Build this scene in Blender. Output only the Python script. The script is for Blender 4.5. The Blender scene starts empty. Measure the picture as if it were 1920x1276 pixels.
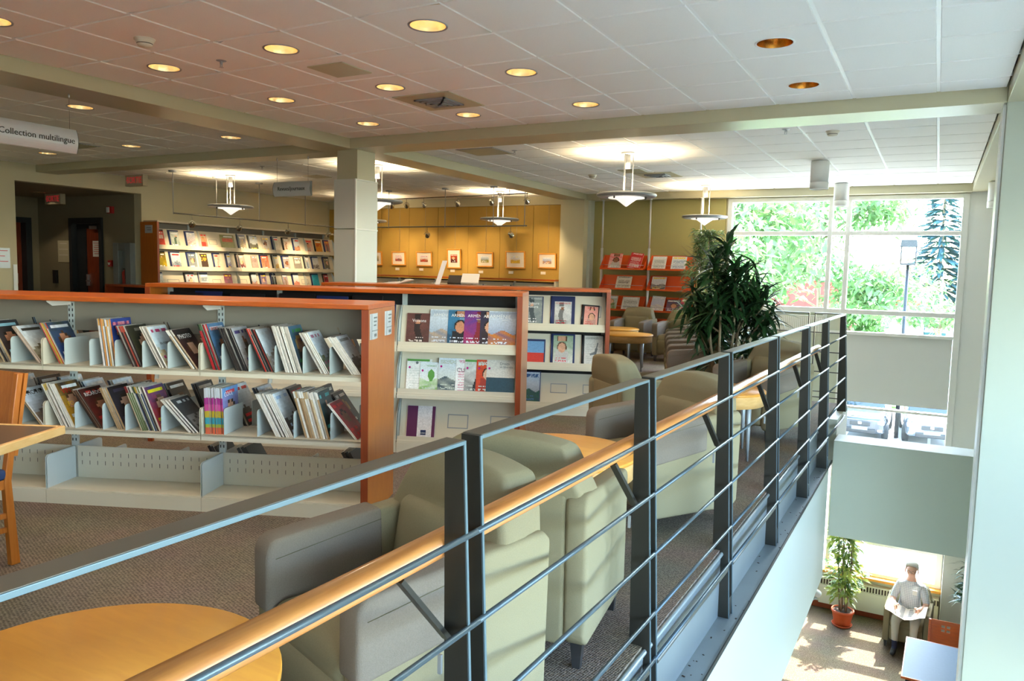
import bpy, math, random
from math import sin, cos, pi, radians as R
from mathutils import Vector, Matrix

C = bpy.context.scene.collection
SC = bpy.context.scene

# ------------------------------------------------------------------ camera, sky, sun, exposure
HC = 1.5
yaw, pit, rol = -0.50056, 0.091357, 0.023629
f_ = Vector((sin(yaw)*cos(pit), cos(yaw)*cos(pit), -sin(pit)))
r_ = Vector((cos(yaw), -sin(yaw), 0)); u_ = r_.cross(f_)
rr = r_*cos(rol) + u_*sin(rol); uu = -r_*sin(rol) + u_*cos(rol)
cam_data = bpy.data.cameras.new('camera'); cam = bpy.data.objects.new('camera', cam_data); C.objects.link(cam)
m3 = Matrix((rr, uu, -f_)).transposed()
cam.matrix_world = Matrix.Translation((0, 0, HC)) @ m3.to_4x4()
cam_data.sensor_width = 36.0; cam_data.lens = 36.0*1447.8/1920.0; cam_data.clip_start = 0.02; cam_data.clip_end = 300
SC.camera = cam

W = bpy.data.worlds.new('sky'); SC.world = W; W.use_nodes = True
nt = W.node_tree; nt.nodes.clear()
sky = nt.nodes.new('ShaderNodeTexSky'); sky.sky_type = 'NISHITA'; sky.sun_disc = False
sky.sun_elevation = R(50); sky.sun_rotation = R(8); sky.air_density = 1.0; sky.dust_density = 1.5; sky.ozone_density = 1.0
bg = nt.nodes.new('ShaderNodeBackground'); bg.inputs['Strength'].default_value = 3.6
wo = nt.nodes.new('ShaderNodeOutputWorld')
tint = nt.nodes.new('ShaderNodeMix'); tint.data_type = 'RGBA'; tint.blend_type = 'MULTIPLY'; tint.inputs['Factor'].default_value = 1.0
tint.inputs['B'].default_value = (0.90, 0.99, 0.98, 1)
nt.links.new(sky.outputs[0], tint.inputs['A']); nt.links.new(tint.outputs['Result'], bg.inputs[0]); nt.links.new(bg.outputs[0], wo.inputs[0])

sun = bpy.data.lights.new('sun', 'SUN'); sun.energy = 20.0; sun.angle = R(0.6); sun.color = (1.0, 0.95, 0.86)
so = bpy.data.objects.new('sun', sun); C.objects.link(so)
sd = Vector((-0.10, -0.64, -0.765)).normalized()          # the way the sunlight travels
so.rotation_euler = sd.to_track_quat('-Z', 'Y').to_euler()

def portal(name, w, h, loc, direction):
    l = bpy.data.lights.new(name, 'AREA'); l.shape = 'RECTANGLE'; l.size = w; l.size_y = h
    l.cycles.is_portal = True
    o = bpy.data.objects.new(name, l); C.objects.link(o); o.location = loc
    o.rotation_euler = Vector(direction).to_track_quat('-Z', 'Y').to_euler()
portal('window_portal', 3.8, 2.3, (-1.45, 14.10, 1.85), (0, -1, 0))
portal('window_portal', 4.2, 3.2, (-0.9, 14.10, -1.95), (0, -1, 0))
portal('window_portal', 9.0, 1.7, (4.1, 1.0, 1.40), (-1, 0, 0))
portal('window_portal', 9.0, 2.6, (4.1, 1.0, -2.4), (-1, 0, 0))

vs = SC.view_settings
SC.display_settings.display_device = 'sRGB'
vs.view_transform = 'Standard'; vs.look = 'None'; vs.exposure = 0.85; vs.gamma = 1.0; vs.use_curve_mapping = False
SC.cycles.max_bounces = 8; SC.cycles.diffuse_bounces = 5; SC.cycles.transparent_max_bounces = 12
SC.cycles.sample_clamp_indirect = 6.0; SC.cycles.caustics_reflective = False; SC.cycles.caustics_refractive = False

# ------------------------------------------------------------------ materials
def lin(c):
    return tuple((x/12.92 if x <= 0.04045 else ((x+0.055)/1.055)**2.4) for x in c)
def hx(s):
    return lin(tuple(int(s[i:i+2], 16)/255 for i in (0, 2, 4)))

def mat(name, col, rough=0.6, metal=0.0, spec=0.5, bump=None, mottle=None, wood=None, coat=0.0, emit=None, sheen=0.0):
    """col: linear rgb. bump=(scale, strength), mottle=(scale, amount), wood=(axis scale tuple, second colour)"""
    m = bpy.data.materials.new(name); m.use_nodes = True
    n = m.node_tree.nodes; l = m.node_tree.links
    b = n['Principled BSDF']
    b.inputs['Base Color'].default_value = (*col, 1); b.inputs['Roughness'].default_value = rough
    b.inputs['Metallic'].default_value = metal; b.inputs['Specular IOR Level'].default_value = spec
    b.inputs['Coat Weight'].default_value = coat; b.inputs['Coat Roughness'].default_value = 0.12
    b.inputs['Sheen Weight'].default_value = sheen
    tc = n.new('ShaderNodeTexCoord')
    if mottle:
        t = n.new('ShaderNodeTexNoise'); t.inputs['Scale'].default_value = mottle[0]; t.inputs['Detail'].default_value = 4
        l.new(tc.outputs['Object'], t.inputs['Vector'])
        mx = n.new('ShaderNodeMix'); mx.data_type = 'RGBA'
        a = mottle[1]
        mx.inputs['A'].default_value = (*[max(0, c*(1-a)) for c in col], 1)
        mx.inputs['B'].default_value = (*[min(1, c*(1+a)) for c in col], 1)
        l.new(t.outputs['Fac'], mx.inputs['Factor']); l.new(mx.outputs['Result'], b.inputs['Base Color'])
    if wood:
        mp = n.new('ShaderNodeMapping'); mp.inputs['Scale'].default_value = wood[0]
        l.new(tc.outputs['Object'], mp.inputs['Vector'])
        t = n.new('ShaderNodeTexNoise'); t.inputs['Scale'].default_value = 6; t.inputs['Detail'].default_value = 6; t.inputs['Distortion'].default_value = 0.6
        l.new(mp.outputs[0], t.inputs['Vector'])
        cr = n.new('ShaderNodeValToRGB'); cr.color_ramp.elements[0].position = 0.35; cr.color_ramp.elements[1].position = 0.68
        cr.color_ramp.elements[0].color = (*col, 1); cr.color_ramp.elements[1].color = (*wood[1], 1)
        l.new(t.outputs['Fac'], cr.inputs[0]); l.new(cr.outputs[0], b.inputs['Base Color'])
    if bump:
        t2 = n.new('ShaderNodeTexNoise'); t2.inputs['Scale'].default_value = bump[0]; t2.inputs['Detail'].default_value = 3
        l.new(tc.outputs['Object'], t2.inputs['Vector'])
        bp = n.new('ShaderNodeBump'); bp.inputs['Strength'].default_value = bump[1]; bp.inputs['Distance'].default_value = 0.002
        l.new(t2.outputs['Fac'], bp.inputs['Height']); l.new(bp.outputs[0], b.inputs['Normal'])
    if emit:
        b.inputs['Emission Color'].default_value = (*emit[0], 1); b.inputs['Emission Strength'].default_value = emit[1]
    return m

def carpet_mat(name, c1, c2, scale):
    m = bpy.data.materials.new(name); m.use_nodes = True
    n = m.node_tree.nodes; l = m.node_tree.links; b = n['Principled BSDF']
    b.inputs['Roughness'].default_value = 0.95; b.inputs['Specular IOR Level'].default_value = 0.1
    tc = n.new('ShaderNodeTexCoord'); mp = n.new('ShaderNodeMapping'); mp.inputs['Scale'].default_value = (scale, scale*0.62, scale)
    mp.inputs['Rotation'].default_value = (0, 0, R(12))
    l.new(tc.outputs['Object'], mp.inputs['Vector'])
    v = n.new('ShaderNodeTexVoronoi'); v.inputs['Scale'].default_value = 1.0; v.inputs['Randomness'].default_value = 0.35
    l.new(mp.outputs[0], v.inputs['Vector'])
    nz = n.new('ShaderNodeTexNoise'); nz.inputs['Scale'].default_value = 2.2; nz.inputs['Detail'].default_value = 5
    l.new(tc.outputs['Object'], nz.inputs['Vector'])
    cr = n.new('ShaderNodeValToRGB'); cr.color_ramp.elements[0].position = 0.1; cr.color_ramp.elements[1].position = 0.75
    cr.color_ramp.elements[0].color = (*c2, 1); cr.color_ramp.elements[1].color = (*c1, 1)
    l.new(v.outputs['Distance'], cr.inputs[0])
    mx = n.new('ShaderNodeMix'); mx.data_type = 'RGBA'; mx.blend_type = 'MULTIPLY'; mx.inputs['Factor'].default_value = 0.35
    l.new(cr.outputs[0], mx.inputs['A']); l.new(nz.outputs['Color'], mx.inputs['B']); l.new(mx.outputs['Result'], b.inputs['Base Color'])
    bp = n.new('ShaderNodeBump'); bp.inputs['Strength'].default_value = 0.8; bp.inputs['Distance'].default_value = 0.004; bp.invert = True
    l.new(v.outputs['Distance'], bp.inputs['Height']); l.new(bp.outputs[0], b.inputs['Normal'])
    return m

def print_mat(name, rough=0.35, translucent=False):
    m = bpy.data.materials.new(name); m.use_nodes = True
    n = m.node_tree.nodes; l = m.node_tree.links; b = n['Principled BSDF']
    a = n.new('ShaderNodeVertexColor'); a.layer_name = 'Col'
    l.new(a.outputs[0], b.inputs['Base Color']); b.inputs['Roughness'].default_value = rough
    return m

def glass_mat(name, tint=(1, 1, 1), refl=0.06):
    m = bpy.data.materials.new(name); m.use_nodes = True
    n = m.node_tree.nodes; l = m.node_tree.links; n.remove(n['Principled BSDF'])
    t = n.new('ShaderNodeBsdfTransparent'); t.inputs[0].default_value = (*tint, 1)
    g = n.new('ShaderNodeBsdfGlossy'); g.inputs['Roughness'].default_value = 0.02
    x = n.new('ShaderNodeMixShader'); x.inputs[0].default_value = refl
    l.new(t.outputs[0], x.inputs[1]); l.new(g.outputs[0], x.inputs[2]); l.new(x.outputs[0], n['Material Output'].inputs[0])
    return m

def leaf_mat(name, c1, c2, trans=0.35, rough=0.35):
    m = bpy.data.materials.new(name); m.use_nodes = True
    n = m.node_tree.nodes; l = m.node_tree.links; b = n['Principled BSDF']
    b.inputs['Roughness'].default_value = rough
    oi = n.new('ShaderNodeNewGeometry')
    mx = n.new('ShaderNodeMix'); mx.data_type = 'RGBA'; mx.inputs['A'].default_value = (*c1, 1); mx.inputs['B'].default_value = (*c2, 1)
    l.new(oi.outputs['Random Per Island'], mx.inputs['Factor']); l.new(mx.outputs['Result'], b.inputs['Base Color'])
    t = n.new('ShaderNodeBsdfTranslucent'); l.new(mx.outputs['Result'], t.inputs[0])
    x = n.new('ShaderNodeMixShader'); x.inputs[0].default_value = trans
    l.new(b.outputs[0], x.inputs[1]); l.new(t.outputs[0], x.inputs[2]); l.new(x.outputs[0], n['Material Output'].inputs[0])
    return m

M = {}
M['tile'] = mat('ceiling_tile', hx('f0efea'), 0.9, bump=(160, 0.25), mottle=(120, 0.04))
M['tbar'] = mat('ceiling_grid_metal', hx('f2f2ee'), 0.45)
M['beam'] = mat('beam_paint', hx('b8b192'), 0.32, spec=0.5, bump=(90, 0.08))
M['wall'] = mat('wall_paint_beige', hx('c9c0a0'), 0.7, bump=(110, 0.12))
M['wall_white'] = mat('wall_paint_pale', hx('c6c9bd'), 0.55, bump=(110, 0.1))
M['wall_sage'] = mat('wall_paint_sage', hx('c6cab8'), 0.7, bump=(110, 0.1))
M['wall_right'] = mat('wall_paint_grey_green', hx('b2b6a6'), 0.6, bump=(110, 0.1))
M['ochre'] = mat('wall_fabric_ochre', hx('ad8a3c'), 0.8, bump=(400, 0.3), mottle=(40, 0.05))
M['olive'] = mat('wall_paint_olive', hx('a39a62'), 0.8, bump=(110, 0.1))
M['brown_wall'] = mat('wall_paint_taupe', hx('8a8066'), 0.8, bump=(110, 0.1))
M['col_panel'] = mat('column_panel_metal', hx('c9c9c0'), 0.4, spec=0.5)
M['white'] = mat('white_paint', hx('f0f0ec'), 0.4)
M['frame_white'] = mat('window_frame_white', hx('efefeb'), 0.4)
M['blind'] = leaf_mat('roller_blind', hx('c8c9c4'), hx('c8c9c4'), 0.10, 0.8)
M['door'] = mat('door_wood', hx('8a3c1c'), 0.45, wood=((6, 6, .6), hx('6e2a12')))
M['door_frame'] = mat('door_frame_dark', hx('23282c'), 0.5)
M['carpet'] = carpet_mat('carpet_brown', hx('a39483'), hx('4d453d'), 105)
M['bounce_floor'] = mat('bounce_floor_pale', hx('cfccc2'), 0.5, mottle=(4, 0.06))
M['carpet_low'] = carpet_mat('carpet_lower', hx('8a7c68'), hx('55493b'), 60)
M['steel_dark'] = mat('steel_dark', hx('33312c'), 0.45, metal=0.4)
M['steel_rail'] = mat('steel_rail', hx('6b675e'), 0.42, metal=0.6)
M['channel'] = mat('channel_steel_paint', hx('8b9294'), 0.35, metal=0.35, mottle=(5, 0.12))
M['handrail'] = mat('handrail_wood', hx('cd8a48'), 0.36, wood=((14, .8, 14), hx('b8743a')), coat=0.25)
M['cherry'] = mat('cherry_wood', hx('bf5a12'), 0.32, wood=((1.2, 14, 14), hx('a84c10')), coat=0.15)
M['cherry_v'] = mat('cherry_wood_upright', hx('b0601c'), 0.34, wood=((14, 14, 1.2), hx('bc6e28')), coat=0.15)
M['cherry_dark'] = mat('cherry_wood_edge', hx('96401a'), 0.35, wood=((14, 14, 1.2), hx('8a3a16')), coat=0.2)
M['maple'] = mat('maple_veneer', hx('e6a240'), 0.4, wood=((1.2, 6, 8), hx('de983c')), coat=0.12)
M['maple_edge'] = mat('maple_edge', hx('e0b377'), 0.35, wood=((2, 2, 8), hx('d6a566')))
M['laminate'] = mat('dark_laminate', hx('5b4636'), 0.35, mottle=(60, 0.15))
M['cream'] = mat('shelf_cream_metal', hx('d8cfbb'), 0.4, spec=0.5, bump=(300, 0.05))
M['greyblue'] = mat('shelf_divider_metal', hx('c4cccc'), 0.35, spec=0.5)
M['panel_grey'] = mat('shelf_valance_metal', hx('8f877a'), 0.5)
M['black'] = mat('black', (0.006, 0.006, 0.007), 0.5)
M['slot'] = mat('slot_dark', hx('3c342c'), 0.8)
M['fabric'] = mat('sage_upholstery', hx('8a8066'), 0.9, spec=0.2, bump=(700, 0.6), mottle=(300, 0.14))
M['cloth'] = mat('arm_cover_cloth', hx('80756a'), 0.95, spec=0.15, bump=(500, 0.8), mottle=(220, 0.16))
M['seam'] = mat('seam_thread', hx('6c654c'), 0.9)
M['leg_metal'] = mat('leg_metal', hx('5b5a5c'), 0.3, metal=0.7)
M['rod_steel'] = mat('rod_steel', hx('56636c'), 0.42, metal=0.6)
M['edge_highlight'] = mat('polished_edge_highlight', hx('6d828e'), 0.4, metal=0.6)  # bluish tone for polished bar edges and painted plate highlights
M['silver'] = mat('silver_metal', hx('b9babc'), 0.28, metal=0.85)
M['pole_silver'] = mat('pole_silver', hx('d4d6d8'), 0.3, metal=0.35)
M['silver_paint'] = mat('silver_paint', hx('9c9fa3'), 0.4, metal=0.3)
M['chrome'] = mat('chrome', hx('cfc8b8'), 0.12, metal=1.0)
M['orange'] = mat('orange_metal', hx('e0581a'), 0.35)
M['print'] = print_mat('printed_paper', 0.35)
M['paper'] = mat('paper_edges', hx('e8e0d2'), 0.7)
M['white_print'] = mat('white_ink', hx('f4f4f4'), 0.5)
M['black_print'] = mat('black_ink', hx('151515'), 0.5)
M['grey_print'] = mat('grey_ink', hx('6f7476'), 0.5)
M['red_print'] = mat('red_ink', hx('d01c22'), 0.5)
M['yellow_print'] = mat('yellow_ink', hx('ffd21c'), 0.5)
M['green_ink'] = mat('green_ink', hx('5d9c48'), 0.5)
M['magenta_sticker'] = mat('magenta_sticker', hx('c8198c'), 0.4)
M['sign'] = mat('sign_silver', hx('c7ccd2'), 0.35, metal=0.25)
M['navy'] = mat('navy_vinyl', hx('1d2c5c'), 0.3, spec=0.6)
M['dark_vinyl'] = mat('black_vinyl', hx('17181c'), 0.3, spec=0.6)
M['acrylic'] = glass_mat('acrylic', (0.85, 0.88, 0.9), 0.15)
M['glass'] = glass_mat('window_glass', (0.97, 0.985, 0.98), 0.05)
M['frost'] = mat('frosted_glass', hx('f4f0e6'), 0.35, emit=((1, 0.95, 0.85), 0.5))
M['pot'] = mat('terracotta_glazed', hx('c4562c'), 0.45)
M['pot_dark'] = mat('brown_pot', hx('6b4630'), 0.6)
M['soil'] = mat('soil', hx('3a2a1e'), 0.95)
M['bark'] = mat('bark', hx('8a7a62'), 0.85, bump=(60, 0.6))
M['leaf_dark'] = leaf_mat('leaf_dark', hx('16331f'), hx('33562f'), 0.2, 0.28)
M['leaf_ficus'] = leaf_mat('leaf_ficus', hx('4f6a3c'), hx('7f935a'), 0.35)
M['leaf_var'] = leaf_mat('leaf_variegated', hx('3e6a28'), hx('b8c060'), 0.4)
M['leaf_tree'] = leaf_mat('leaf_tree', hx('456a34'), hx('76985a'), 0.4, 0.6)
M['leaf_fir'] = leaf_mat('needle_blue', hx('1f4246'), hx('3a6260'), 0.15, 0.7)
M['radiator'] = mat('radiator_enamel', hx('d4d6c6'), 0.4)
M['asphalt'] = mat('parking_concrete', hx('9b9894'), 0.85, mottle=(0.8, 0.1))
M['grass'] = mat('lawn', hx('52752e'), 0.95, mottle=(3, 0.2))
M['brick'] = mat('brick_red', hx('8c3c32'), 0.85, mottle=(3, 0.12))
M['car_black'] = mat('car_paint_dark', hx('2b3036'), 0.12, metal=0.3, coat=1.0)
M['car_grey'] = mat('car_paint_grey', hx('6d737c'), 0.15, metal=0.5, coat=1.0)
M['car_glass'] = mat('car_glass', hx('20262b'), 0.05, spec=0.9)
M['rubber'] = mat('rubber', hx('191919'), 0.8)
M['red_plastic'] = mat('red_plastic', hx('b3201c'), 0.35)
M['exit_red'] = mat('exit_letter_red', hx('c8202a'), 0.4, emit=((1.0, 0.03, 0.05), 0.12))
M['exit_body'] = mat('exit_sign_housing', hx('b8ac90'), 0.5)
M['skin'] = mat('skin', hx('e6b49c'), 0.55)
M['hair'] = mat('hair_white', hx('e6e4e0'), 0.8, bump=(200, 0.6))
M['shirt'] = mat('shirt_check', hx('c9cfd6'), 0.85)
def check_mat(name, c1, c2):
    m = bpy.data.materials.new(name); m.use_nodes = True; n = m.node_tree.nodes; l = m.node_tree.links; b = n['Principled BSDF']; b.inputs['Roughness'].default_value = .9
    tc = n.new('ShaderNodeTexCoord'); k = n.new('ShaderNodeTexBrick'); k.inputs['Scale'].default_value = 22; k.inputs['Color1'].default_value = (*c1, 1); k.inputs['Color2'].default_value = (*c1, 1); k.inputs['Mortar'].default_value = (*c2, 1)
    k.inputs['Mortar Size'].default_value = .06; k.offset = 0; k.inputs['Brick Width'].default_value = .55; k.inputs['Row Height'].default_value = .55
    mp = n.new('ShaderNodeMapping'); mp.inputs['Rotation'].default_value = (pi/2, 0, 0)
    l.new(tc.outputs['Object'], mp.inputs['Vector']); l.new(mp.outputs[0], k.inputs['Vector']); l.new(k.outputs['Color'], b.inputs['Base Color']); return m
M['shirt'] = check_mat('shirt_checked', hx('e4e7ec'), hx('aab4c2'))
M['trouser'] = mat('trouser_grey', hx('c2beb2'), 0.9)
M['sock'] = mat('sock_navy', hx('1d2440'), 0.9)
M['shoe'] = mat('shoe_black', hx('1c1a1a'), 0.4)
M['table_blue'] = mat('table_top_grey_blue', hx('5d7085'), 0.55, spec=0.25, mottle=(30, 0.06))
M['chair_blue'] = mat('blue_seat_fabric', hx('2a3d63'), 0.9)
M['lamp_bulb'] = mat('lamp_lens', hx('fff0d0'), 0.3, emit=((1, 0.8, 0.5), 25))
M['lamp_bulb_spot'] = mat('spot_lens', hx('fff0d0'), 0.3, emit=((1, 0.85, 0.6), 9))
M['lamp_amber'] = mat('downlight_reflector_amber', hx('c98a3a'), 0.22, metal=0.9)
M['lamp_gold'] = mat('downlight_reflector', hx('f6dcae'), 0.25, metal=0.85)

# ------------------------------------------------------------------ mesh helpers
class MB:
    def __init__(s): s.v = []; s.f = []; s.m = []; s.sm = []; s.c = {}
    def add(s, vs, fs, m=0, sm=False, T=None):
        o = len(s.v)
        for p in vs:
            p = Vector(p)
            s.v.append(T @ p if T else p)
        for f in fs:
            s.f.append([i+o for i in f]); s.m.append(m); s.sm.append(sm)
        return s
    def box(s, x0, x1, y0, y1, z0, z1, m=0, T=None):
        v = [(x0,y0,z0),(x1,y0,z0),(x1,y1,z0),(x0,y1,z0),(x0,y0,z1),(x1,y0,z1),(x1,y1,z1),(x0,y1,z1)]
        return s.add(v, [(0,3,2,1),(4,5,6,7),(0,1,5,4),(1,2,6,5),(2,3,7,6),(3,0,4,7)], m, False, T)
    def prism(s, poly, d0, d1, axis='x', m=0, T=None):
        """poly of 2D points in the plane across `axis` (x: (y,z), y: (x,z), z: (x,y))"""
        def P(a, b, d): return {'x': (d, a, b), 'y': (a, d, b), 'z': (a, b, d)}[axis]
        n = len(poly)
        v = [P(a, b, d0) for a, b in poly] + [P(a, b, d1) for a, b in poly]
        f = [list(range(n))[::-1], list(range(n, 2*n))] + [(i, (i+1) % n, n+(i+1) % n, n+i) for i in range(n)]
        return s.add(v, f, m, False, T)
    def tube(s, pts, r, n=10, m=0, cap=True, T=None):
        pts = [Vector(p) for p in pts]; rs = r if isinstance(r, (list, tuple)) else [r]*len(pts)
        v = []; up = Vector((0, 0, 1))
        for i, p in enumerate(pts):
            d = (pts[min(i+1, len(pts)-1)] - pts[max(i-1, 0)]).normalized()
            a = up if abs(d.dot(up)) < 0.95 else Vector((1, 0, 0))
            x = d.cross(a).normalized(); y = x.cross(d).normalized()
            for k in range(n):
                t = 2*pi*k/n; v.append(p + (x*cos(t) + y*sin(t))*rs[i])
        f = []
        for i in range(len(pts)-1):
            for k in range(n):
                f.append((i*n+k, i*n+(k+1) % n, (i+1)*n+(k+1) % n, (i+1)*n+k))
        s.add(v, f, m, True, T)
        if cap:
            o = len(s.v) - len(v)
            s.f += [[o+k for k in range(n)][::-1], [o+(len(pts)-1)*n+k for k in range(n)]]; s.m += [m, m]; s.sm += [False, False]
        return s
    def lathe(s, prof, c=(0, 0, 0), n=32, m=0, sm=True, T=None, cap=False):
        v = []; f = []
        for r, z in prof:
            for k in range(n):
                t = 2*pi*k/n; v.append((c[0]+r*cos(t), c[1]+r*sin(t), c[2]+z))
        for i in range(len(prof)-1):
            for k in range(n): f.append((i*n+k, i*n+(k+1) % n, (i+1)*n+(k+1) % n, (i+1)*n+k))
        if cap: f += [list(range(n))[::-1], [(len(prof)-1)*n+k for k in range(n)]]
        return s.add(v, f, m, sm, T)
    def rbox(s, hx_, hy, hz, r, c=(0, 0, 0), n=3, seg=3, m=0, T=None, deform=None):
        """rounded box of half sizes with corner radius r"""
        idx = {}; v = []; f = []
        def axis(h):
            a = [-h + r*(1-cos(pi/2*i/seg)) if i else -h for i in range(seg+1)]
            a = [-h + r*i/seg for i in range(seg+1)]
            b = [-h+r + (2*h-2*r)*i/n for i in range(1, n)]
            return a + b + [-x for x in a][::-1]
        H = (hx_, hy, hz); A = [axis(h) for h in H]
        def put(p):
            q = [min(max(p[i], -(H[i]-r)), H[i]-r) for i in range(3)]
            d = Vector([p[i]-q[i] for i in range(3)])
            if d.length > 1e-9: d = d.normalized()*r
            w = Vector(q) + d; k = (round(p[0], 6), round(p[1], 6), round(p[2], 6))
            if k not in idx:
                if deform: w = Vector(deform(w))
                idx[k] = len(v); v.append(w + Vector(c))
            return idx[k]
        for ax in range(3):
            i, j = (ax+1) % 3, (ax+2) % 3
            for sg in (-1, 1):
                for a in range(len(A[i])-1):
                    for b in range(len(A[j])-1):
                        q = []
                        for (aa, bb) in ((a, b), (a+1, b), (a+1, b+1), (a, b+1)):
                            p = [0, 0, 0]; p[ax] = sg*H[ax]; p[i] = A[i][aa]; p[j] = A[j][bb]; q.append(put(p))
                        f.append(q if sg > 0 else q[::-1])
        return s.add(v, f, m, True, T)
    def build(s, name, mats, parent=None, bevel=0, loc=None, rotz=None, subsurf=0):
        me = bpy.data.meshes.new(name)
        me.from_pydata([tuple(p) for p in s.v], [], s.f)
        for k in (mats if isinstance(mats, (list, tuple)) else [mats]): me.materials.append(M[k])
        me.polygons.foreach_set('material_index', s.m); me.polygons.foreach_set('use_smooth', s.sm)
        me.update()
        o = bpy.data.objects.new(name, me); C.objects.link(o)
        if parent: o.parent = parent
        if loc is not None: o.location = loc
        if rotz is not None: o.rotation_euler = (0, 0, rotz)
        if bevel:
            b = o.modifiers.new('bevel', 'BEVEL'); b.width = bevel; b.segments = 2; b.limit_method = 'ANGLE'; b.angle_limit = R(40)
        if subsurf:
            b = o.modifiers.new('sub', 'SUBSURF'); b.levels = subsurf; b.render_levels = subsurf
        return o

def tag(o, label=None, cat=None, group=None, kind=None):
    if label: o['label'] = label
    if cat: o['category'] = cat
    if group: o['group'] = group
    if kind: o['kind'] = kind
    return o
def thing(name, label, cat, loc=(0, 0, 0), rotz=0.0, group=None):
    o = bpy.data.objects.new(name, None); C.objects.link(o); o.empty_display_size = 0.1
    o.location = loc; o.rotation_euler = (0, 0, rotz)
    return tag(o, label, cat, group)
def struct(name, mb, mats, parent=None, bevel=0):
    o = mb.build(name, mats, parent, bevel)
    if parent is None: o['kind'] = 'structure'
    return o
def dup_tree(o, parent=None):
    c = o.copy(); C.objects.link(c); c.parent = parent
    for ch in list(o.children): dup_tree(ch, c)
    return c
def text(body, size, parent, loc, rot, material, name='lettering', align='CENTER', extrude=0.0006, sx=1.0, bold=0.0):
    cu = bpy.data.curves.new(name, 'FONT'); cu.body = body; cu.size = size; cu.align_x = align; cu.align_y = 'CENTER'
    cu.extrude = extrude; cu.resolution_u = 2; cu.offset = bold
    cu.materials.append(M[material])
    k = (body, size, align, material, extrude, bold)
    if k not in TXT:
        o = bpy.data.objects.new(name, cu); C.objects.link(o)
        TXT[k] = bpy.data.meshes.new_from_object(o.evaluated_get(bpy.context.evaluated_depsgraph_get())); TXT[k].name = name
        bpy.data.objects.remove(o)
    bpy.data.curves.remove(cu)
    o = bpy.data.objects.new(name, TXT[k]); C.objects.link(o); o.parent = parent
    o.location = loc; o.rotation_euler = rot; o.scale = (sx, 1, 1)
    return o
TXT = {}
def rot_to(v):  # rotation matrix taking +z to v
    return Vector(v).to_track_quat('Z', 'Y').to_matrix().to_4x4()
# ------------------------------------------------------------------ the shell
CZ = 2.978; BZ = 2.862; LOW = -4.2
# floors
f = MB()
f.box(-12.65, -2.2, -4.0, 14.0, -0.35, 0); f.box(-2.2, -0.95, -4.0, 9.9, -0.35, 0); f.box(-15.85, -12.65, 6.92, 9.1, -0.35, 0)
f.box(-0.95, 4.1, -4.0, -1.0, -0.35, 0)
struct('floor', f, 'carpet')
f = MB(); f.box(-9, 4.1, 8.0, 14.0, LOW-0.2, LOW); struct('floor', f, 'carpet_low')
f = MB(); f.box(-9, 4.1, -4.0, 8.0, LOW-0.2, LOW); struct('floor', f, 'bounce_floor')  # unseen floor area, added pale to bounce daylight up to the ceiling

# ceiling tiles: each section is one tegular grid, with round holes where the downlights sit
ON = [(-2.834,4.013),(-4.066,4.02),(-5.285,4.02),(-4.066,2.78),(-5.285,2.78),(-2.834,5.226),(-4.06,5.226),(-5.285,5.226),
      (-2.834,6.44),(-4.06,6.44),(-5.285,6.44),(-2.834,2.78),(-2.834,1.56),(-4.066,1.56),(-5.285,1.56)]
OFF = [(-1.005,5.226),(-1.005,6.44)]
LEFT = [(-7.405,4.69),(-7.405,6.52),(-9.235,6.52),(-11.065,6.52),(-9.235,4.69),(-11.065,4.69),(-7.405,2.86)]
HOLES = ON + OFF + LEFT
def tile_grid(mb, x0, x1, y0, y1, gx, gy, s=0.61):
    def cuts(a, b, g):
        k0 = math.ceil((a-g)/s - 1e-6); r = [a]
        k = k0
        while g+k*s < b-0.02:
            if g+k*s > a+0.02: r.append(g+k*s)
            k += 1
        return r + [b]
    X, Y = cuts(x0, x1, gx), cuts(y0, y1, gy); e = 0.011
    mb.add([(x0,y0,CZ+.008),(x1,y0,CZ+.008),(x1,y1,CZ+.008),(x0,y1,CZ+.008)][::-1], [(0,1,2,3)], 1) if False else None
    for a, b in zip(X, X[1:]):
        for c, d in zip(Y, Y[1:]):
            A, B_, C_, D = a+e, b-e, c+e, d-e
            if B_ <= A or D <= C_: continue
            i = 0.004; z0 = CZ-0.004; z1 = CZ+0.006
            hole = next((h for h in HOLES if A < h[0] < B_ and C_ < h[1] < D), None)
            # sloped rim of the tegular edge
            o = [(A,C_,z1),(B_,C_,z1),(B_,D,z1),(A,D,z1)]; n = [(A+i,C_+i,z0),(B_-i,C_+i,z0),(B_-i,D-i,z0),(A+i,D-i,z0)]
            mb.add(o+n, [(0,4,5,1)[::-1],(1,5,6,2)[::-1],(2,6,7,3)[::-1],(3,7,4,0)[::-1]], 0)
            if not hole: mb.add(n, [(3,2,1,0)], 0)
            else:
                k = 32; hxx, hyy = hole; ring = []; sq = []
                for q in range(k):
                    t = 2*pi*q/k; ring.append((hxx+.112*cos(t), hyy+.112*sin(t), z0))
                    dx, dy = cos(t), sin(t)
                    tx = ((B_-i-hxx) if dx > 0 else (A+i-hxx))/dx if abs(dx) > 1e-6 else 1e9
                    ty = ((D-i-hyy) if dy > 0 else (C_+i-hyy))/dy if abs(dy) > 1e-6 else 1e9
                    tt = min(tx, ty); sq.append((hxx+dx*tt, hyy+dy*tt, z0))
                mb.add(ring+sq, [(q, (q+1) % k, k+(q+1) % k, k+q)[::-1] for q in range(k)], 0)
    # T bars
    for a in X[1:-1]: mb.box(a-0.0115, a+0.0115, y0, y1, CZ+.003, CZ+.03, 1)
    for c in Y[1:-1]: mb.box(x0, x1, c-0.0115, c+0.0115, CZ+.004, CZ+.03, 1)
cl = MB()
tile_grid(cl, -6.1, 0.38, -4.0, 7.1, -5.58, 4.306)
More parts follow.
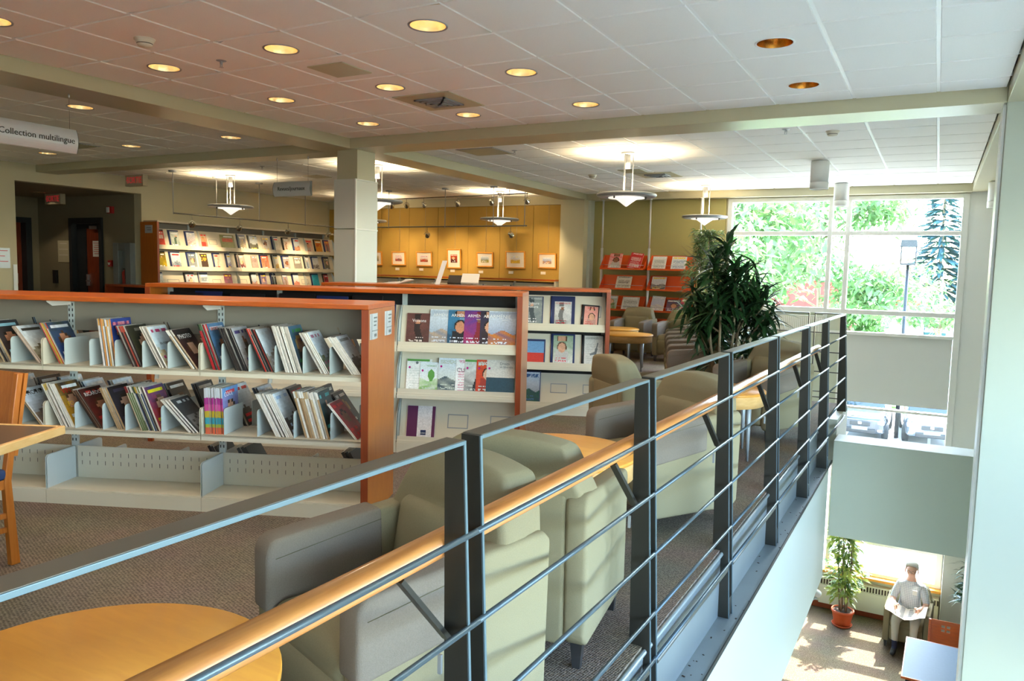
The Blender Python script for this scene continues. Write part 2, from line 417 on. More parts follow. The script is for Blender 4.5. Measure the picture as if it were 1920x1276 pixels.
tile_grid(cl, -6.0, 0.38, 7.55, 13.8, -5.58, 4.306)
tile_grid(cl, -12.65, -6.6, -4.0, 7.25, -7.71, 4.385)
tile_grid(cl, -12.65, -6.45, 7.6, 14.0, -7.71, 4.385)
cl.box(-12.65, 4.1, -4.0, 14.0, 3.16, 3.3, 1)
cl.box(0.9, 4.1, -4.0, 14.0, BZ, 3.16, 1)
cl.box(-15.849, -12.852, 6.921, 9.099, 2.70, 2.8, 2)
struct('ceiling', cl, ['tile', 'tbar', 'brown_wall'])

# beams
def beam(n, x0, x1, y0, y1, z0=BZ, z1=3.16, m='beam'):
    b = MB(); b.box(x0, x1, y0, y1, z0, z1); o = struct('trim_%d' % n, b, m, bevel=0.004); return o
beam(1, -6.1, 0.38, 7.1, 7.55); beam(2, -6.6, -6.1, -4.0, 7.55); beam(3, -6.45, -6.0, 7.55, 13.98)
beam(4, -12.65, -6.6, 7.25, 7.6); beam(5, 0.38, 0.9, -4.0, 13.98); beam(6, -6.0, 0.38, 13.8, 13.98, 2.85)

# column with cladding panels below 2.05 m
c = MB(); c.box(-6.37, -6.06, 7.19, 7.52, 0, BZ, 0)
co = struct('trim_7', c, ['beam'], bevel=0.004)
p = MB()
for z0, z1 in ((0.02, 0.98), (0.99, 1.93), (1.94, 2.52)):
    p.box(-6.385, -6.05, 7.155, 7.56, z0, z1, 0)
p.box(-6.055, -6.038, 7.138, 7.16, 0.02, 2.52, 1)
p.box(-6.052, -6.042, 7.155, 7.56, 1.925, 1.945, 1); p.box(-6.052, -6.042, 7.155, 7.56, 2.505, 2.52, 1)
struct('trim_8', p, ['col_panel', 'white'], bevel=0.004)

# back wall, y = 14
w = MB()
w.box(-12.65, -3.32, 14.0, 14.2, 0.0, 3.16, 0)
w.box(-3.32, 0.36, 14.0, 14.2, 2.84, 3.16, 0)
w.box(0.36, 4.3, 14.0, 14.2, LOW, 3.16, 2)  # white here stands in for window glare over the beige wall
w.box(-3.32, -1.33, 14.0, 14.2, -0.9, 0.93, 1)
w.box(-9.2, -3.32, 14.0, 14.2, LOW, 0.0, 1)
w.box(-3.32, 0.36, 14.0, 14.2, LOW, -3.5, 1)
struct('wall_back', w, ['wall', 'wall_sage', 'white'])
w = MB()
for i in range(8):
    a = -12.6 + i*0.77; w.box(a+.003, min(a+.767, -6.46), 13.965, 13.995, 0.0, 2.80, 0)
struct('wall_back', w, ['ochre'], bevel=0.003)
w = MB(); w.box(-12.63, -6.46, 13.94, 13.99, 2.802, 2.83, 0); struct('trim_9', w, 'wall')
w = MB(); w.box(-5.95, -3.37, 13.97, 13.998, 0, 2.845, 0); struct('wall_back', w, ['olive'])
w = MB(); w.box(-6.45, -5.95, 13.62, 13.995, 0, BZ, 0); w.box(-5.955, -5.89, 13.80, 13.995, 0, 2.85, 1); struct('trim_10', w, ['wall', 'wall_white'], bevel=0.003)  # paler box paints in the lit right side of the pilaster

# left wall with the corridor opening
w = MB(); w.box(-12.85, -12.65, -4, 6.92, 0, 3.16); w.box(-12.85, -12.65, 6.92, 9.1, 2.70, 3.16); w.box(-12.85, -12.65, 9.1, 14.2, 0, 3.16)
struct('wall_left', w, 'wall')
w = MB()
w.box(-14.79+.05, -13.77-.05, 9.1, 9.14, 2.29-.05, 2.8, 0); w.box(-16.1, -14.74, 9.1, 9.3, 0, 2.8, 0); w.box(-13.82, -12.855, 9.1, 9.3, 0, 2.8, 0)
w.box(-14.74, -13.82, 9.24, 9.3, 0, 2.8, 0)
struct('wall_corridor', w, 'brown_wall')
w = MB(); w.box(-16.1, -15.85, 6.7, 7.7, 0, 2.8); w.box(-16.1, -15.85, 7.7, 8.93, 2.28, 2.8); w.box(-16.1, -15.85, 8.93, 9.1, 0, 2.8)
w.box(-15.85, -12.86, 6.70, 6.92, 0, 2.8); w.box(-16.2, -16.05, 7.7, 8.93, 0, 2.28)
struct('wall_corridor', w, 'brown_wall')
# doors
def door(n, parts, labelparts=()):
    root = None
    d = MB(); 
    for q in parts['leaf']: d.box(*q)
    o = d.build('door_%d' % n, ['door']); o['kind'] = 'structure'
    fr = MB()
    for q in parts['frame']: fr.box(*q)
    fr.build('door_frame', 'door_frame', o)
    h = MB()
    for q in parts['handle']: h.box(*q)
    h.build('door_handle', 'silver', o)
    return o
d2 = door(2, dict(leaf=[(-14.42, -13.88, 9.19, 9.225, 0, 2.16)],
     frame=[(-14.79, -14.70, 9.06, 9.235, 0, 2.29), (-13.86, -13.77, 9.06, 9.235, 0, 2.29), (-14.70, -13.86, 9.06, 9.235, 2.18, 2.29),
            (-14.70, -14.42, 9.17, 9.235, 0, 2.18), (-14.42, -13.86, 9.17, 9.189, 2.10, 2.18)],
     handle=[(-14.39, -14.36, 9.14, 9.19, 1.0, 1.22), (-14.39, -14.27, 9.13, 9.15, 1.08, 1.11)]))
b = MB(); b.box(-14.2, -13.98, 9.10, 9.165, 2.08, 2.14); b.build('door_closer', 'silver', d2)
door(1, dict(leaf=[(-16.04, -16.0, 7.8, 8.86, 0, 2.2)], frame=[(-16.0, -15.82, 8.84, 8.95, 0, 2.3), (-16.0, -15.82, 7.7, 7.8, 0, 2.3), (-16.0, -15.82, 7.8, 8.84, 2.2, 2.3)],
     handle=[(-16.0, -15.96, 8.70, 8.74, 1.0, 1.2)]))

# right side: pier wall, spandrel with ledge, bulkhead under the slab
w = MB(); w.box(0.38, 4.1, 7.1, 7.45, LOW, 3.16, 0); struct('wall_right', w, 'wall_right', bevel=0.006)
w = MB(); w.box(0.358, 0.379, 7.16, 7.45, LOW, 2.86, 0); struct('trim_11', w, 'white')
w = MB(); w.box(-0.83, 0.56, 8.46, 8.86, -1.17, -0.17, 0); struct('wall_spandrel', w, 'wall_right', bevel=0.006)
w = MB(); w.box(-1.10, -0.86, -1.0, 8.455, -1.62, -0.385, 0); struct('wall_bulkhead', w, 'wall_white')
w = MB(); w.box(-0.95+.001, -0.846, 8.86, 9.9, -0.5, -0.02, 0); w.box(-2.2, -0.846, 9.9+.002, 9.96, -0.5, -0.02); w.box(-2.199, -2.14, 9.97, 13.99, -0.5, -0.02)
struct('trim_12', w, 'wall_white')
# window walls out of frame: right side and behind the camera
w = MB()
w.box(4.1, 4.3, -4.1, -3.6, LOW, 3.16); w.box(4.1, 4.3, 5.6, 14.0, LOW, 3.16); w.box(4.1, 4.3, -3.6, 5.6, 2.25, 3.16); w.box(4.1, 4.3, -3.6, 5.6, -1.0, 0.55); w.box(4.1, 4.3, -3.6, 5.6, LOW, -3.7)
struct('wall_right', w, 'wall_white')
w = MB()
w.box(-12.85, -8.0, -4.3, -4.1, -0.35, 3.16); w.box(0.0, 4.3, -4.3, -4.1, LOW, 3.16); w.box(-8.0, 0.0, -4.3, -4.1, LOW, 3.16)
struct('wall_front', w, 'white')  # unseen rear wall, made white to bounce light into the room
w = MB(); w.box(-9.2, -9.0, -4.1, 14.0, LOW, -0.36); struct('wall_left', w, 'wall_sage')

# edge channel of the floor opening (steel)
e = MB()
e.box(-0.951, -0.943, 0.0, 8.455, -0.376, -0.02, 0)
e.box(-0.943, -0.835, 0.0, 8.455, -0.384, -0.376, 1)
e.box(-0.835, -0.829, 0.0, 8.455, -0.40, -0.372, 2)
e.tube([(-0.940, 0.0, -0.02), (-0.940, 9.9, -0.02)], 0.012, 8, 0)
struct('trim_13', e, ['channel', 'channel', 'steel_dark'])
# flecks of plaster on the flange
rnd = random.Random(3)
fl = MB()
for i in range(60):
    y = rnd.uniform(1.5, 8.3); x = rnd.uniform(-0.93, -0.83); a = rnd.uniform(0, pi); s = rnd.uniform(.003, .008)
    fl.box(-s, s, -s*.5, s*.5, 0, 0.002, 0, Matrix.Translation((x, y, -0.3755)) @ Matrix.Rotation(a, 4, 'Z'))
tag(fl.build('plaster_fleck', 'soil'), 'tiny flecks of debris scattered on the grey steel ledge', 'debris', kind='stuff')

# ------------------------------------------------------------------ window_1 (y = 14)
def window(n, rects, panes, y=14.0):
    w = MB(); 
    rects = [q if (q[3]-q[2]) > (q[1]-q[0]) else (*q[:4], 0.026) for q in rects]
    for q in rects: w.box(q[0], q[1], y-0.03 if len(q) < 5 else y-q[4], y+0.08, q[2], q[3])
    o = w.build('window_%d' % n, ['frame_white'], bevel=0.003); o['kind'] = 'structure'
    for q in panes:
        g = MB(); g.box(q[0], q[1], y+0.03, y+0.034, q[2], q[3]); g.build('pane', 'glass', o)
    return o
V = [-3.31, -1.66, -1.59, -1.38, -1.31, 0.30]
rects = [(-3.34, -3.26, 0.90, 2.84), (0.27, 0.36, -3.48, 2.84), (-3.34, 0.36, 2.77, 2.84), (-1.665, -1.60, 0.55, 2.77), (-1.39, -1.32, -3.48, 2.77),
         (-3.26, 0.27, 2.20, 2.265), (-3.26, -1.665, 0.90, 0.985), (-1.32, 0.27, 0.90, 0.975), (-1.665, -1.32, 0.90, 0.975),
         (-1.32, 0.27, 0.56, 0.61), (-1.60, -1.39, 0.56, 0.61), (-1.32, 0.27, -0.68, -0.64),
         (-1.39, 0.30, -3.48, -3.42), (-1.32, 0.27, -2.95, -2.64), (-1.32, 0.27, -1.90, -1.66)]  # the wide transoms are unseen, added to break the sunlight into stripes
panes = [(-3.26, -1.665, 2.265, 2.77), (-1.60, -1.39, 2.265, 2.77), (-1.32, 0.27, 2.265, 2.77), (-3.26, -1.665, 0.985, 2.2), (-1.60, -1.39, 0.975, 2.2),
         (-1.32, 0.27, 0.975, 2.2), (-1.32, 0.27, 0.61, 0.90), (-1.60, -1.39, 0.61, 0.90), (-1.32, 0.27, -1.66, -0.68), (-1.32, 0.27, -2.64, -1.90), (-1.32, 0.27, -3.42, -2.95)]
window(1, rects, panes)
b = MB(); b.box(-1.31, 0.265, 13.985, 13.992, -0.56, 0.57, 0)
tag(b.build('roller_blind', ['blind']), 'pale roller blind hanging in the tall window above the ledge', 'blind')
# window 2, lower left part of the lower floor (hidden mostly) and window 3 side window frames
window(2, [(-3.0, -2.9, -3.48, -1.0), (-1.75, -1.65, -3.48, -1.0), (-2.9, -1.75, -3.48, -3.40), (-2.9, -1.75, -1.08, -1.0)], [(-2.9, -1.75, -3.40, -1.08)], 13.96)
def side_window(n, x, y0, y1, z0, z1, k, along='y'):
    w = MB()
    for i in range(k+1):
        a = y0 + (y1-y0)*i/k
        if along == 'y': w.box(x, x+.08, a-.03, a+.03, z0, z1)
        else: w.box(a-.03, a+.03, x, x+.08, z0, z1)
    for z in (z0+.02, z0+(z1-z0)*.72, z1-.02):
        if along == 'y': w.box(x, x+.08, y0, y1, z-.02, z+.02)
        else: w.box(y0, y1, x, x+.08, z-.02, z+.02)
    o = w.build('window_%d' % n, ['frame_white']); o['kind'] = 'structure'
side_window(3, 4.15, -3.6, 5.6, 0.55, 2.25, 6); side_window(4, 4.15, -3.6, 5.6, -3.7, -1.0, 6)
# sill, baseboard and convector of the lower window
w = MB(); w.box(-1.45, 0.40, 13.86, 13.998, -3.53, -3.485); struct('trim_14', w, 'maple', bevel=0.004)
w = MB(); w.box(-8.9, 4.0, 13.975, 13.999, LOW, LOW+.10); struct('baseboard_back', w, 'cherry_dark')
w = MB(); w.box(0.37, 0.9, 13.7, 13.97, LOW+.001, -1.2); struct('trim_15', w, 'wall_white')
def convector(loc, L, h, label, rot=0.0):
    t = thing('convector', label, 'radiator', loc, rot)
    b = MB(); b.box(-L/2, L/2, -0.09, 0, 0.0, h-.13); b.box(-L/2, L/2, -0.075, 0, h-.13, h-.02); b.box(-L/2, L/2, -0.10, 0, h-.02, h)
    bd = b.build('body', 'radiator', t, bevel=0.004)
    g = MB(); n = int(L/0.045)
    for i in range(n): g.box(-L/2+.02+i*.045, -L/2+.045+i*.045, -0.078, -0.0755, h-.12, h-.035)
    g.build('grille', 'slot', bd)
    return t
convector((-0.55, 13.97, -4.08), 1.8, 0.46, 'pale green convector heater under the lower window behind the seated man')
t = thing('panel_radiator', 'long ribbed white radiator below the upper window', 'radiator', (-2.35, 13.98, 0.55))
b = MB(); b.box(-0.72, 0.72, -0.07, 0, 0, 0.30); bd = b.build('body', 'radiator', t, bevel=0.006)
b = MB()
for i in range(46): b.box(-0.70+i*.031, -0.685+i*.031, -0.078, -0.07, 0.03, 0.27)
b.build('fins', 'white', bd)
# ------------------------------------------------------------------ guard rail along the floor opening
POSTS = [0.27, 1.615, 2.94, 4.21, 5.54, 6.90, 8.08, 9.50]
rail = thing('guard_rail', 'dark steel guard rail with horizontal rods and a wooden handrail along the floor opening', 'railing', (-0.985, 0, -0.376), -0.0125)
rail_off = Vector((0.95, 0, 0.376))
RT = Matrix.Translation(rail_off)
def plate(y):
    zb = -0.374 if y < 8.4 else -0.02
    b = MB()
    xb = -1.000
    b.prism([(xb, zb), (-0.903, zb), (-0.970, 1.082), (-1.023, 1.082)], y-.006, y+.006, 'y', 0, RT)
    b.prism([(-0.903, zb), (-0.8995, zb), (-0.9665, 1.082), (-0.970, 1.082)], y-.0045, y+.0045, 'y', 1, RT)  # lighter strip painted as the highlight along the plate edge
    return b.build('post_plate', ['steel_dark', 'edge_highlight'], rail)
for Y in POSTS:
    plate(Y-.045); plate(Y+.03)
    b = MB(); zf = -0.374 if Y < 8.4 else -0.02
    b.box(-0.998, -0.906, Y-.039, Y+.024, zf, zf+0.11, 0, RT); b.build('post_foot', 'steel_dark', rail, bevel=.002)
for k in range(len(POSTS)):
    a = (POSTS[k-1]+.036) if k else -0.35
    c = POSTS[k]-.039
    b = MB(); b.box(-1.026, -0.970, a, c, 1.072, 1.084, 0, RT); b.box(-0.970, -0.9665, a, c, 1.073, 1.083, 1, RT)
    b.build('top_bar', ['steel_rail', 'edge_highlight'], rail, bevel=.0015)
    b = MB(); b.tube([(-0.920, a, -0.09), (-0.920, c-.03, -0.09)], 0.013, 10, 0, True, RT); b.build('lower_tube', 'steel_rail', rail)
for z in (.845, .615, .37, .125, -.07):
    x = -0.957 + (0.845-z)*0.046
    for k in range(len(POSTS)):
        a = POSTS[k-1] if k else -0.35
        b = MB(); b.tube([(x, a, z), (x, POSTS[k], z)], 0.0082, 10, 0, True, RT); b.build('rod', 'rod_steel', rail)
b = MB(); b.tube([(-1.057, -0.4, .80), (-1.057, 8.1, .80)], 0.0355, 20, 0, True, RT); b.build('hand_rail', 'handrail', rail)
for Y in POSTS[:-1]:
    b = MB(); a = Vector((-1.005, Y-.05, .575)); d = Vector((-1.045, Y-.20, .77))
    n = (d-a).normalized(); T = RT @ Matrix.Translation((a+d)/2) @ rot_to(n)
    b.box(-.016, .016, -.006, .006, -(d-a).length/2, (d-a).length/2, 0, T); b.build('bracket', 'steel_dark', rail)
for Y in POSTS[1:6]:
    b = MB(); b.box(-1.028, -1.018, Y-.060, Y-.052, .48, .53, 0, RT); b.build('clip', 'silver_paint', rail)

# return rail in front of the tall window
r2 = thing('guard_rail', 'short dark steel return railing in front of the tall window, behind the last armchair', 'railing', (-1.55, 9.93, -0.02))
T2 = Matrix.Translation((1.55, -9.93, 0.02))
for x0, x1 in ((-2.13, -1.33), (-1.27, -0.95)):
    b = MB(); b.box(x0, x1, 9.90, 9.95, 1.06, 1.072, 0, T2); b.build('top_bar', 'steel_rail', r2)
    for xx in (x0, x1-.01): 
        b = MB(); b.box(xx, xx+.01, 9.905, 9.945, -0.0, 1.06, 0, T2); b.build('post_plate', 'steel_dark', r2)
for z in (.835, .60, .36, .12, -.05 + .1):
    b = MB(); b.tube([(-2.13, 9.93, z), (-0.93, 9.93, z)], .006, 8, 0, True, T2); b.build('rod', 'steel_dark', r2)

# ------------------------------------------------------------------ recessed downlights
def row_word(y):
    return y
def downlight(x, y, on, label, energy=20, col=(1.0, 0.83, 0.62)):
    t = thing('downlight', label, 'ceiling light', (x, y, CZ), 0, 'recessed round downlights' )
    b = MB(); b.lathe([(.112, -.006), (.122, -.010), (.124, -.004)], n=32); b.build('trim_ring', 'white' if not on else 'silver_paint', t)
    b = MB(); b.lathe([(.110, -.006), (.104, .03), (.088, .13), (.03, .15)], n=32); b.build('reflector', 'lamp_gold' if on else 'lamp_amber', t)
    if on:
        b = MB()
        for s in (-1, 1): b.tube([(s*.035, -.05, .10), (s*.035, .05, .10)], .014, 8)
        b.build('bulb', 'lamp_bulb', t)
        l = bpy.data.lights.new('downlight_lamp', 'SPOT'); l.energy = energy; l.color = col; l.spot_size = R(125); l.spot_blend = 0.7; l.shadow_soft_size = 0.07
        o = bpy.data.objects.new('downlight_lamp', l); C.objects.link(o); o.parent = t; o.location = (0, 0, -0.03)
ROWN = {1.56: 'row overhead, out of view', 2.78: 'row at the top edge', 4.0: 'row by the smoke detector', 5.2: 'row level with the square air diffuser', 6.4: 'row next to the cross beam'}
def near(v, table): return table[min(table, key=lambda k: abs(k-v))]
COLN = {-5.285: 'left', -4.066: 'middle', -2.834: 'right'}
for x, y in ON:
    downlight(x, y, True, 'lit round downlight, %s of the three in the %s' % (near(x, COLN), near(y, ROWN)))
for x, y in OFF:
    downlight(x, y, False, 'unlit amber round downlight in the white ceiling, %s' % ('nearer the camera' if y < 6 else 'next to the cross beam'))
LN = ['lit downlight just above the hanging Collection multilingue sign', 'lit downlight left of the column beside the long beam', 'lit downlight in the middle of the low left ceiling',
      'lit downlight lowest on the left below the hanging sign', 'lit downlight of the left ceiling beyond the left picture edge', 'lit downlight far left beyond the picture edge', 'lit downlight of the left ceiling nearest the camera']
for (x, y), n_ in zip(LEFT, LN): downlight(x, y, True, n_, 16)
for i, (x, y) in enumerate(((-14.43, 8.3), (-15.1, 7.9))):
    t = thing('downlight', 'small pale downlight in the dim corridor ceiling, %s' % ('right one near the exit sign' if i == 0 else 'left one'), 'ceiling light', (x, y, 2.70))
    b = MB(); b.lathe([(.0, -.004), (.09, -.006), (.11, -.008), (.115, -.001)], n=24); b.build('lens', 'lamp_gold', t)
    l = bpy.data.lights.new('corridor_lamp', 'SPOT'); l.energy = 7; l.color = (1, .8, .55); l.spot_size = R(120); l.shadow_soft_size = .08
    o = bpy.data.objects.new('corridor_lamp', l); C.objects.link(o); o.parent = t; o.location = (0, 0, -.03)

# ------------------------------------------------------------------ pendant lamps
def pendant(x, y, label, energy=120):
    t = thing('pendant_lamp', label, 'pendant lamp', (x, y, CZ), 0, 'silver disc pendant lamps')
    b = MB(); b.lathe([(0, -.035), (.075, -.035), (.085, -.028), (.085, 0)], n=24); b.build('ceiling_canopy', 'silver_paint', t)
    b = MB(); b.tube([(0, 0, -.035), (0, 0, -.20)], .034, 14); b.build('driver_tube', 'silver_paint', t)
    for k in range(3):
        a = 2*pi*k/3+.4; b = MB(); b.tube([(.068*cos(a), .068*sin(a), -.03), (.068*cos(a), .068*sin(a), -.515)], .0065, 6); b.build('rod', 'silver_paint', t)
    b = MB(); b.lathe([(.10, -.507), (.20, -.512), (.33, -.505), (.362, -.510), (.372, -.525), (.366, -.542), (.34, -.553), (.27, -.553), (.235, -.545), (.20, -.53), (.10, -.525), (.10, -.507)], n=48); dk = b.build('disc', 'silver_paint', t)
    b = MB(); b.lathe([(.0, -.556), (.22, -.556), (.225, -.560), (.22, -.566), (.13, -.566)], n=40); gp = b.build('glass_plate', 'frost', t)
    b = MB(); b.lathe([(.145, -.568), (.07, -.62), (.012, -.664), (0, -.668)], n=32); b.build('glass_cone', 'frost', gp)
    for k in range(3):
        a = 2*pi*k/3+.2; b = MB(); b.tube([(.235*cos(a), .235*sin(a), -.545), (.235*cos(a), .235*sin(a), -.58)], .012, 8); b.build('knob', 'steel_rail', dk)
    l = bpy.data.lights.new('uplight', 'SPOT'); l.energy = energy; l.color = (1.0, .78, .47); l.spot_size = R(155); l.spot_blend = 1.0; l.shadow_soft_size = .10
    o = bpy.data.objects.new('uplight', l); C.objects.link(o); o.parent = t; o.location = (0, 0, -.47); o.rotation_euler = (pi, 0, 0)
pendant(-3.445, 9.164, 'large silver disc pendant lamp in front of the olive wall')
pendant(-3.475, 12.947, 'silver disc pendant lamp above the green plants by the window')
pendant(-7.383, 12.886, 'silver disc pendant lamp in front of the framed pictures')
pendant(-7.25, 9.05, 'silver disc pendant lamp half hidden behind the square column')
pendant(-10.55, 9.27, 'silver disc pendant lamp above the lit magazine display wall')
pendant(-10.55, 12.9, 'silver disc pendant lamp almost hidden behind the column, lowest of the six')

# cylinder down lights near the window
def cylinder_light(x, y, label, zt=CZ):
    t = thing('cylinder_light', label, 'ceiling light', (x, y, zt), 0, 'white cylinder ceiling lights')
    b = MB(); b.lathe([(.0, -.012), (.07, -.012), (.07, 0)], n=24); b.build('mount', 'silver_paint', t)
    b = MB(); b.lathe([(.0, -.012), (.108, -.012), (.112, -.02), (.112, -.27), (.106, -.27), (.106, -.30)], n=32); b.build('housing', 'white', t)
    b = MB(); b.lathe([(.112, -.275), (.114, -.28), (.114, -.36), (.10, -.365), (.09, -.33), (0, -.32)], n=32); b.build('baffle', 'white', t)
cylinder_light(-1.407, 10.658, 'white cylinder ceiling light, nearer of the two before the tall window')
cylinder_light(-1.417, 13.282, 'white cylinder ceiling light, farther of the two against the tall window')
cylinder_light(0.64, 12.6, 'white cylinder light under the right beam, partly behind the pier', BZ)

# ------------------------------------------------------------------ ceiling vents, detectors, sprinklers
def vent(x, y, label, kind):
    t = thing('ceiling_vent', label, 'air vent', (x, y, CZ))
    if kind == 'diffuser':
        b = MB(); b.box(-.295, .295, -.295, .295, -.010, -.001); b.build('frame', 'beam', t)
        b = MB()
        for i in range(4):
            s = .16-.035*i; z = -.012-.006*i
            for (x0, x1, y0, y1) in ((-s, s, -s, -s+.02), (-s, s, s-.02, s), (-s, -s+.02, -s, s), (s-.02, s, -s, s)): b.box(x0, x1, y0, y1, z-.012, z)
        b.build('louvre', 'silver_paint', t)
        b = MB(); b.box(-.15, .15, -.15, .15, -.011, -.0102); b.build('throat', 'black', t)
    elif kind == 'grille':
        b = MB(); b.box(-.27, .27, -.27, .27, -.010, -.004); b.build('frame', 'silver_paint', t)
        b = MB()
        for i in range(14): b.box(-.25, .25, -.245+i*.036, -.228+i*.036, -.014, -.010)
        b.build('louvre', 'beam', t)
    else:
        b = MB(); b.box(-.17, .17, -.17, .17, -.012, -.004); b.build('panel', 'beam', t, bevel=.003)
vent(-3.985, 5.83, 'square ceiling air diffuser with louvres between the downlights', 'diffuser')
vent(-4.06, 4.61, 'plain beige square panel vent in the near ceiling', 'panel')
vent(-5.10, 8.50, 'grey square return grille just beyond the cross beam', 'grille')
vent(-3.80, 11.40, 'flat square air diffuser behind the large pendant lamp', 'diffuser')
vent(-4.0, 10.85, 'small plain beige vent above the large pendant lamp', 'panel')
vent(-9.95, 6.13, 'grey return grille beside the hanging sign in the left ceiling', 'grille')
vent(-9.2, 9.9, 'plain vent in the far ceiling left of the column', 'panel')
def smoke(x, y, label, zt=CZ):
    t = thing('smoke_detector', label, 'smoke detector', (x, y, zt))
    b = MB(); b.lathe([(.0, -.012), (.068, -.012), (.068, 0)], n=24); b.build('base', 'cream', t)
    b = MB(); b.lathe([(.060, -.012), (.056, -.030), (.050, -.034), (.050, -.040), (.044, -.052), (0, -.056)], n=24); hh_ = b.build('head', 'cream', t)
    b = MB(); b.lathe([(.0505, -.034), (.0505, -.039)], n=24); b.build('sensing_slot', 'slot', hh_)
smoke(-4.74, 3.459, 'round cream smoke detector on the near left ceiling')
smoke(-4.742, 11.115, 'round cream smoke detector on the far ceiling before the olive wall')
smoke(-1.03, 8.55, 'round white smoke detector just beyond the beam above the window')
def sprinkler(x, y, label, zt=CZ):
    t = thing('sprinkler_head', label, 'sprinkler', (x, y, zt))
    b = MB(); b.lathe([(.0, -.008), (.036, -.006), (.04, 0)], n=20); b.build('escutcheon', 'silver_paint', t)
    b = MB(); b.tube([(0, 0, -.006), (0, 0, -.03)], .007, 8); b.tube([(-.012, 0, -.012), (-.008, 0, -.05)], .003, 6); b.tube([(.012, 0, -.012), (.008, 0, -.05)], .003, 6)
    b.lathe([(0, -.05), (.018, -.052)], n=12); b.build('deflector', 'silver', t)
sprinkler(-4.705, 4.06, 'small ceiling sprinkler head near the smoke detector')
sprinkler(-4.711, 8.563, 'small ceiling sprinkler head just beyond the cross beam')
sprinkler(-1.442, 8.296, 'small ceiling sprinkler head in the bright ceiling beyond the beam')
sprinkler(-9.1, 8.6, 'small ceiling sprinkler head above the left pendant lamp')

# ------------------------------------------------------------------ tracks with spotlights
def spot_head(par, p, aim, energy, on=True, up=.10):
    """a small open spotlight hanging `up` below point p and aimed at `aim` (world)"""
    t = par
    p = Vector(p); d = (Vector(aim)-p).normalized()
    b = MB(); b.tube([(0, 0, 0), (0, 0, -up+.045)], .004, 6); b.build('stem', 'steel_rail', t)
    b = MB()
    side = Vector((-d.y, d.x, 0)).normalized() if abs(d.z) < .98 else Vector((1, 0, 0))
    ring = [Vector((0, 0, -up)) + (side*cos(a) + Vector((0, 0, 1))*sin(a))*.056 for a in [i*pi/10 for i in range(11)]]
    b.tube(ring, .004, 6); b.build('yoke', 'chrome', t)
    b = MB(); T = Matrix.Translation((0, 0, -up)) @ rot_to(d)
    b.lathe([(.0, -.055), (.018, -.052), (.022, -.02), (.046, .015), (.050, .03), (.050, .042)], n=20, T=T); lh = b.build('lamp_head', 'chrome', t)
    b = MB(); b.lathe([(0, .034), (.046, .034)], n=20, T=T); b.build('lens', 'lamp_bulb_spot', lh)
    l = bpy.data.lights.new('spot_lamp', 'SPOT'); l.energy = energy; l.color = (1.0, .74, .42); l.spot_size = R(46); l.spot_blend = .8; l.shadow_soft_size = .04
    o = bpy.data.objects.new('spot_lamp', l); C.objects.link(o); o.parent = t
    o.matrix_local = Matrix.Translation(Vector((0, 0, -up)) + d*.06) @ d.to_track_quat('-Z', 'Y').to_matrix().to_4x4()
def track(label, pts, rods, z):
    t = thing('light_track', label, 'light track', (*pts[0], CZ))
    o = Vector((-pts[0][0], -pts[0][1], -CZ))
    b = MB(); b.tube([Vector((*p, z))+o for p in pts], .011, 8); b.build('rail', 'steel_rail', t)
    for q in rods:
        b = MB(); b.tube([Vector((*q, CZ-.02))+o, Vector((*q, z-.02))+o], .0065, 6); b.build('rod', 'silver_paint', t)
        b = MB(); b.lathe([(0, CZ-.03), (.06, CZ-.03), (.065, CZ-.02), (.065, CZ)], (q[0]+o.x, q[1]+o.y, o.z), 20); b.build('canopy', 'silver_paint', t)
XT = -11.0
track('thin suspended light track in front of the lit magazine display', [(XT, 8.49), (XT, 13.2)], [(XT, 8.49), (XT, 9.36), (XT, 10.32), (XT, 11.5)], 2.29)
for i, y in enumerate((8.85, 9.86, 11.04, 12.18)):
    w_ = ['first from the left', 'second from the left', 'third from the left', 'right-hand one'][i]
    t = thing('spotlight', 'small chrome spotlight lighting the magazine display, ' + w_, 'spotlight', (XT, y, 2.28), 0, 'spotlights over the magazine display')
    spot_head(t, (XT, y, 2.13), (-12.05, y+.25 if i else y+.75, 1.62), 95, up=.15)
track('thin suspended light track in front of the framed pictures', [(-10.4, 12.2), (-6.35, 12.05)], [(-9.45, 12.15), (-8.1, 12.1), (-7.05, 12.08), (-6.40, 12.05)], 2.27)
for i, x in enumerate((-8.52, -6.68)):
    yy = 12.2-.037*(x+10.4)
    t = thing('spotlight', 'dark spotlight hanging low before the ochre wall, ' + ['left one', 'right one'][i], 'spotlight', (x, yy, 2.265), 0, 'spotlights over the pictures')
    spot_head(t, (x, yy, 2.115), (x-.6+.9*i, 13.95, 1.4), 35, up=.15)
track('upper light track close under the ceiling before the ochre wall', [(-10.6, 12.75), (-6.5, 12.35)], [(-10.3, 12.72), (-6.9, 12.39)], 2.86)
for i, (x, a) in enumerate(((-9.78, -10.6), (-9.38, -9.9), (-8.93, -9.0), (-8.10, -8.3), (-7.30, -7.6), (-6.52, -6.9))):
    y = 12.75 - (x+10.6)/4.1*.4
    t = thing('spotlight', 'small gilt spotlight under the ceiling before the ochre wall, %s from the left' % ['first', 'second', 'third', 'fourth', 'fifth', 'sixth'][i], 'spotlight', (x, y, 2.85), 0, 'spotlights over the pictures')
    spot_head(t, (x, y, 2.73), (a, 13.95, 1.75), 60, up=.12)

